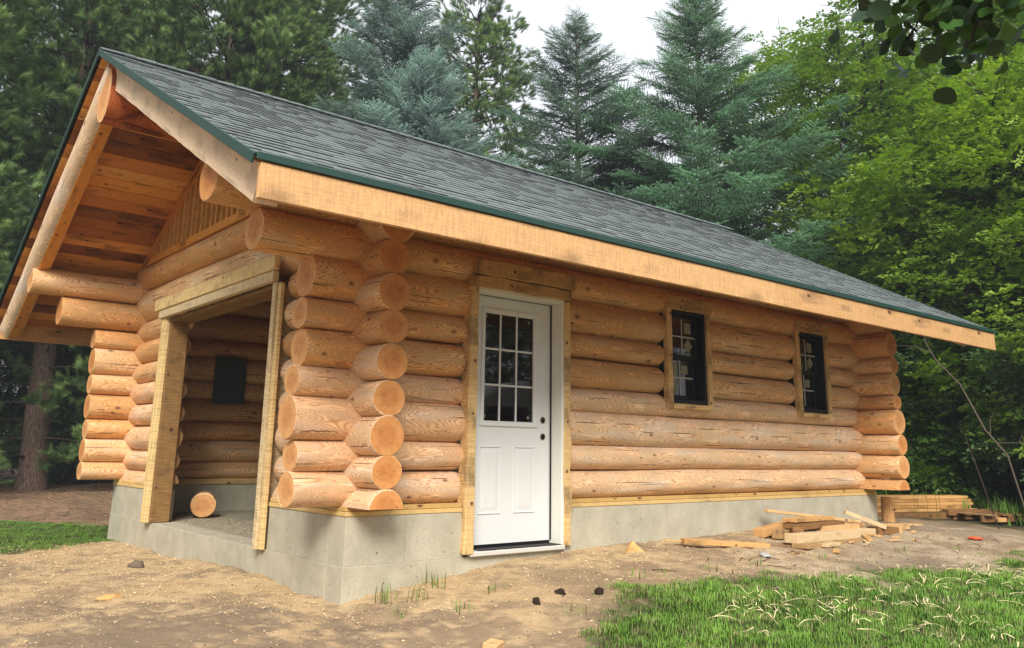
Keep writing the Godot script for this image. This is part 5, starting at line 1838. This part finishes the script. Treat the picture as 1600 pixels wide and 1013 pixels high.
func make_flowers() -> void:
	var fl := MB.new()
	for k in 11:
		var a := TAU * k / 11
		var d := Vector3(cos(a), 0.12, sin(a))
		leaf(fl, Vector3.ZERO, d, Vector3(-sin(a), 0, cos(a)), 0.024, 0.005, 0.002)
	var head := fl.mesh(M.flower, false, false)
	var mid := SphereMesh.new()
	mid.radius = 0.007
	mid.height = 0.008
	mid.radial_segments = 10
	mid.rings = 5
	mid.material = M.flower_mid
	for a in [[9.67, 0.12, -0.62], [9.70, 0.05, -0.46], [9.75, 0.11, -0.36], [9.72, 0.0, -0.30], [9.60, -0.01, -0.55], [10.6, 0.0, 0.55], [10.7, 0.02, 0.72], [11.5, -0.12, 1.0], [11.7, -0.15, 1.2]]:
		var gy := ground_base(a[0], a[2])
		var t := thing("daisy", "white daisy on a thin stem at the wood's edge", "flower", Vector3(a[0], gy, a[2]), a[2] * 5.0, "daisies behind the lumber stack")
		var st := MB.new()
		var hh: float = a[1] - gy
		st.tube([Vector3(0, -0.02, 0), Vector3(0.015, hh * 0.5, 0.01), Vector3(0.0, hh, 0.0)], [0.0035, 0.003, 0.002], 5, false)
		put("stem", st.mesh(M.stem, false, false), t)
		put("petals", head, t, at(0, hh, 0, rot(0.5, 0, 0.5)))
		put("flower_centre", mid, t, at(0, hh + 0.004, 0))

# the tree just right of the photographer: trunk outside the picture, one limb with round leaves hanging in
func make_near_limb() -> void:
	var t := thing("aspen_tree", "near tree with round dark leaves hanging into the top right corner", "tree", Vector3(1.2, ground_base(1.2, 7.0), 7.0))
	var o := t.position
	var q := MB.new()
	q.tube([Vector3(0, -0.1, 0), Vector3(0.05, 1.5, -0.05), Vector3(0, 3.0, 0.05), Vector3(0.1, 5.5, 0.1), Vector3(0.05, 8.0, 0)], [0.17, 0.13, 0.12, 0.09, 0.03], 12)
	put("trunk", q.mesh(M.dark_bark), t)
	q = MB.new()
	var limbs := [[Vector3(1.2, 2.4, 7.0), Vector3(0.2, 2.75, 6.0), Vector3(-0.5, 2.35, 5.0), Vector3(-0.72, 1.85, 4.6), Vector3(-0.68, 1.62, 4.4)],
		[Vector3(0.2, 2.75, 6.0), Vector3(-0.1, 2.6, 5.0), Vector3(-0.38, 2.3, 4.65), Vector3(-0.54, 2.0, 4.5), Vector3(-0.60, 1.84, 4.34)],
		[Vector3(-0.5, 2.35, 5.0), Vector3(-0.75, 2.05, 4.85), Vector3(-0.80, 1.72, 4.72), Vector3(-0.74, 1.56, 4.62)],
		[Vector3(-0.35, 2.25, 4.4), Vector3(-0.5, 2.2, 4.1), Vector3(-0.62, 2.12, 3.9), Vector3(-0.72, 2.08, 3.84)],
		[Vector3(-0.1, 2.6, 5.0), Vector3(-0.50, 2.2, 4.75), Vector3(-0.70, 1.90, 4.62), Vector3(-0.74, 1.72, 4.54)]]
	for lb in limbs:
		var pts := []
		var rad := []
		for i in lb.size():
			pts.append(lb[i] - o)
			rad.append([0.02, 0.012, 0.006, 0.004, 0.002][i] if lb == limbs[0] else [0.009, 0.006, 0.004, 0.003, 0.0015][i])
		q.tube(pts, rad, 6, false)
	put("branch", q.mesh(M.twig, false, false), t)
	var lv := []
	for k in 4:
		var m := MB.new()
		var rr: float = [0.024, 0.028, 0.021, 0.030][k]
		var mid := m.p(Vector3(rr, 0.004, 0), Vector3.UP)
		var n := 14
		for i in n + 1:
			var a := TAU * i / n
			var tip := 1.0 + 0.22 * pow(maxf(cos(a), 0.0), 8.0)
			m.p(Vector3(rr + cos(a) * rr * tip, -0.004 * (1.0 + sin(a * 2.0 + k)) * absf(sin(a)) * 2.0, sin(a) * rr * 0.98), Vector3(0, 1, 0.2 * sin(a)).normalized())
		for i in n:
			m.ix.append_array(PackedInt32Array([mid, mid + 1 + i, mid + 2 + i]))
		m.tube([Vector3(-0.045, 0.012, 0), Vector3(-0.02, 0.008, 0.002), Vector3(0.002, 0.003, 0)], [0.0009, 0.0009, 0.0009], 4, false)
		lv.append(m.mesh([M.aspen, M.aspen_dark][k % 2], false, false))
	for li in limbs.size():
		var lb: Array = limbs[li]
		var n := 130 if li != 3 else 1
		for k in n:
			var f := rng.randf_range(0.55, 1.0) if li != 3 else rng.randf_range(0.9, 1.0)
			var s := f * (lb.size() - 1)
			var i := mini(int(s), lb.size() - 2)
			var p: Vector3 = lb[i].lerp(lb[i + 1], s - i)
			p += Vector3(rng.randfn(), rng.randfn() - 0.5, rng.randfn()) * 0.075
			var an := rng.randf() * TAU
			var d := Vector3(cos(an) * 0.7, -0.75 + rng.randf_range(-0.3, 0.5), sin(an) * 0.7).normalized()
			p.y += 0.06
			put("leaf", lv[rng.randi() % 4], t, Transform3D(facing(p, d, rng.randf_range(-1.2, 1.2), rng.randf_range(0.8, 1.15)).basis, p - o))

# a grey van parked behind the photographer: seen only as a reflection in the door's glass
func make_van() -> void:
	var t := thing("parked_van", "grey van parked across the yard, mirrored in the door glass", "van", Vector3(6.3, ground_base(6.3, 6.2), 6.4), 0.15)
	var prof := [Vector2(-2.5, 0.35), Vector2(-2.55, 0.85), Vector2(-2.35, 1.08), Vector2(-1.55, 1.25), Vector2(-0.75, 2.0), Vector2(-0.35, 2.32), Vector2(0.3, 2.45), Vector2(2.4, 2.42), Vector2(2.55, 2.2), Vector2(2.6, 0.5), Vector2(2.5, 0.35)]
	var q := MB.new()
	var mid := Vector3(0.3, 1.1, 0)
	for i in prof.size():
		var a: Vector2 = prof[i]
		var b: Vector2 = prof[(i + 1) % prof.size()]
		q.oq([Vector3(a.x, a.y, -0.88), Vector3(b.x, b.y, -0.88), Vector3(b.x, b.y, 0.88), Vector3(a.x, a.y, 0.88)], mid)
		for s in [-1, 1]:
			var a1 := Vector3(a.x, a.y, s * 0.88)
			var b1 := Vector3(b.x, b.y, s * 0.88)
			var a2 := Vector3(lerpf(a.x, 0.2, 0.06), lerpf(a.y, 1.1, 0.06), s * 0.96)
			var b2 := Vector3(lerpf(b.x, 0.2, 0.06), lerpf(b.y, 1.1, 0.06), s * 0.96)
			q.oq([a1, b1, b2, a2], mid)
			q.oq([a2, b2, Vector3(0.3, 1.1, s * 0.97)], mid)
	put("body", q.mesh(M.van, false, false), t)
	var g := func(a: Vector2, b: Vector2, z0, z1):
		var m := MB.new()
		var n := Vector3(-(b.y - a.y), b.x - a.x, 0).normalized() * 0.01
		m.oq([Vector3(a.x, a.y, z0) + n, Vector3(b.x, b.y, z0) + n, Vector3(b.x, b.y, z1) + n, Vector3(a.x, a.y, z1) + n], mid)
		put("windscreen", m.mesh(M.van_glass, false, false), t)
	g.call(Vector2(-1.48, 1.30), Vector2(-0.45, 2.22), -0.76, 0.76)
	for s in [-1, 1]:
		put("side_window", box_mesh(Vector3(0.9, 0.55, 0.03), M.van_glass, 0.01), t, at(0.0, 1.72, s * 0.965))
		put("headlight", box_mesh(Vector3(0.10, 0.16, 0.34), M.muntin, 0.03), t, at(-2.45, 0.95, s * 0.66))
		put("mirror", box_mesh(Vector3(0.10, 0.2, 0.16), M.black, 0.03), t, at(-0.85, 1.45, s * 1.08))
		for x in [-1.65, 1.7]:
			var w := CylinderMesh.new()
			w.top_radius = 0.35
			w.bottom_radius = 0.35
			w.height = 0.24
			w.material = M.dark_rubber
			var wh := put("wheel", w, t, at(x, 0.35, s * 0.86, rot(PI / 2, 0, 0)))
			var h := CylinderMesh.new()
			h.top_radius = 0.2
			h.bottom_radius = 0.22
			h.height = 0.26
			h.material = M.muntin
			put("rim", h, wh)
	put("bumper", box_mesh(Vector3(0.2, 0.28, 1.8), M.black, 0.05), t, at(-2.5, 0.5, 0))

func _ready() -> void:
	# camera
	var cam := Camera3D.new()
	cam.name = "camera"
	cam.near = 0.05
	cam.far = 500.0
	cam.projection = Camera3D.PROJECTION_FRUSTUM
	var half_h := 506.5 / 1312.53
	cam.size = 2.0 * half_h * cam.near
	cam.frustum_offset = Vector2(-4.31 / 1312.53, -108.07 / 1312.53) * cam.near
	cam.transform = Transform3D(rot(0.2294, -0.6913, 0.0144), Vector3(-3.0078, 0.4662, 5.4387))
	add_child(cam)
	cam.current = true
	# overcast sky
	var env := Environment.new()
	env.background_mode = Environment.BG_SKY
	var sm := ProceduralSkyMaterial.new()
	sm.sky_top_color = Color(0.93, 0.945, 0.975)
	sm.sky_horizon_color = Color(0.90, 0.905, 0.945)
	sm.sky_curve = 0.2
	sm.ground_bottom_color = Color(0.25, 0.25, 0.2)
	sm.ground_horizon_color = Color(0.45, 0.46, 0.42)
	sm.sun_angle_max = 1.0
	sm.energy_multiplier = 0.60
	var sky := Sky.new()
	sky.sky_material = sm
	env.sky = sky
	env.tonemap_mode = Environment.TONE_MAPPER_LINEAR
	env.tonemap_exposure = 2.22
	env.fog_enabled = true
	env.fog_density = 0.0014
	env.fog_light_color = Color(0.86, 0.90, 0.94)
	env.sdfgi_enabled = true
	env.ssao_enabled = true
	env.ssil_enabled = true
	var we := WorldEnvironment.new()
	we.name = "surroundings"
	we.environment = env
	add_child(we)
	var sun := DirectionalLight3D.new()
	sun.name = "sun"
	sun.light_energy = 0.78
	sun.light_color = Color(1.0, 0.975, 0.945)
	sun.light_angular_distance = 26.0
	sun.shadow_enabled = true
	add_child(sun)
	sun.look_at_from_position(Vector3(-5.0, 6.2, 6.3), Vector3.ZERO)
	# ---
	rng.seed = 4711
	nz.seed = 12
	nz.frequency = 0.02
	nz.noise_type = FastNoiseLite.TYPE_SIMPLEX_SMOOTH
	nz.fractal_octaves = 3
	nf.seed = 99
	nf.frequency = 0.03
	nf.fractal_octaves = 2
	make_materials()
	M.weed = mat(Color(0.40, 0.55, 0.24), 0.6)
	M.weed.backlight_enabled = true
	M.weed.backlight = Color(0.6, 0.6, 0.4)
	M.stem = mat(Color(0.25, 0.36, 0.14), 0.6)
	M.aspen = mat(Color(0.22, 0.36, 0.14), 0.5)
	M.aspen.backlight_enabled = true
	M.aspen.backlight = Color(0.22, 0.28, 0.12)
	M.aspen_dark = mat(Color(0.12, 0.22, 0.11), 0.5)
	M.aspen_dark.backlight_enabled = true
	M.aspen_dark.backlight = Color(0.10, 0.13, 0.07)
	M.van = mat(Color(0.80, 0.81, 0.82), 0.3)
	M.van_glass = mat(Color(0.06, 0.07, 0.08), 0.08)
	make_ground()
	make_cabin()
	make_props()
	make_grass()
	make_shavings()
	make_flowers()
	make_dead_saplings()
	make_near_limb()
	make_van()
	make_trees()
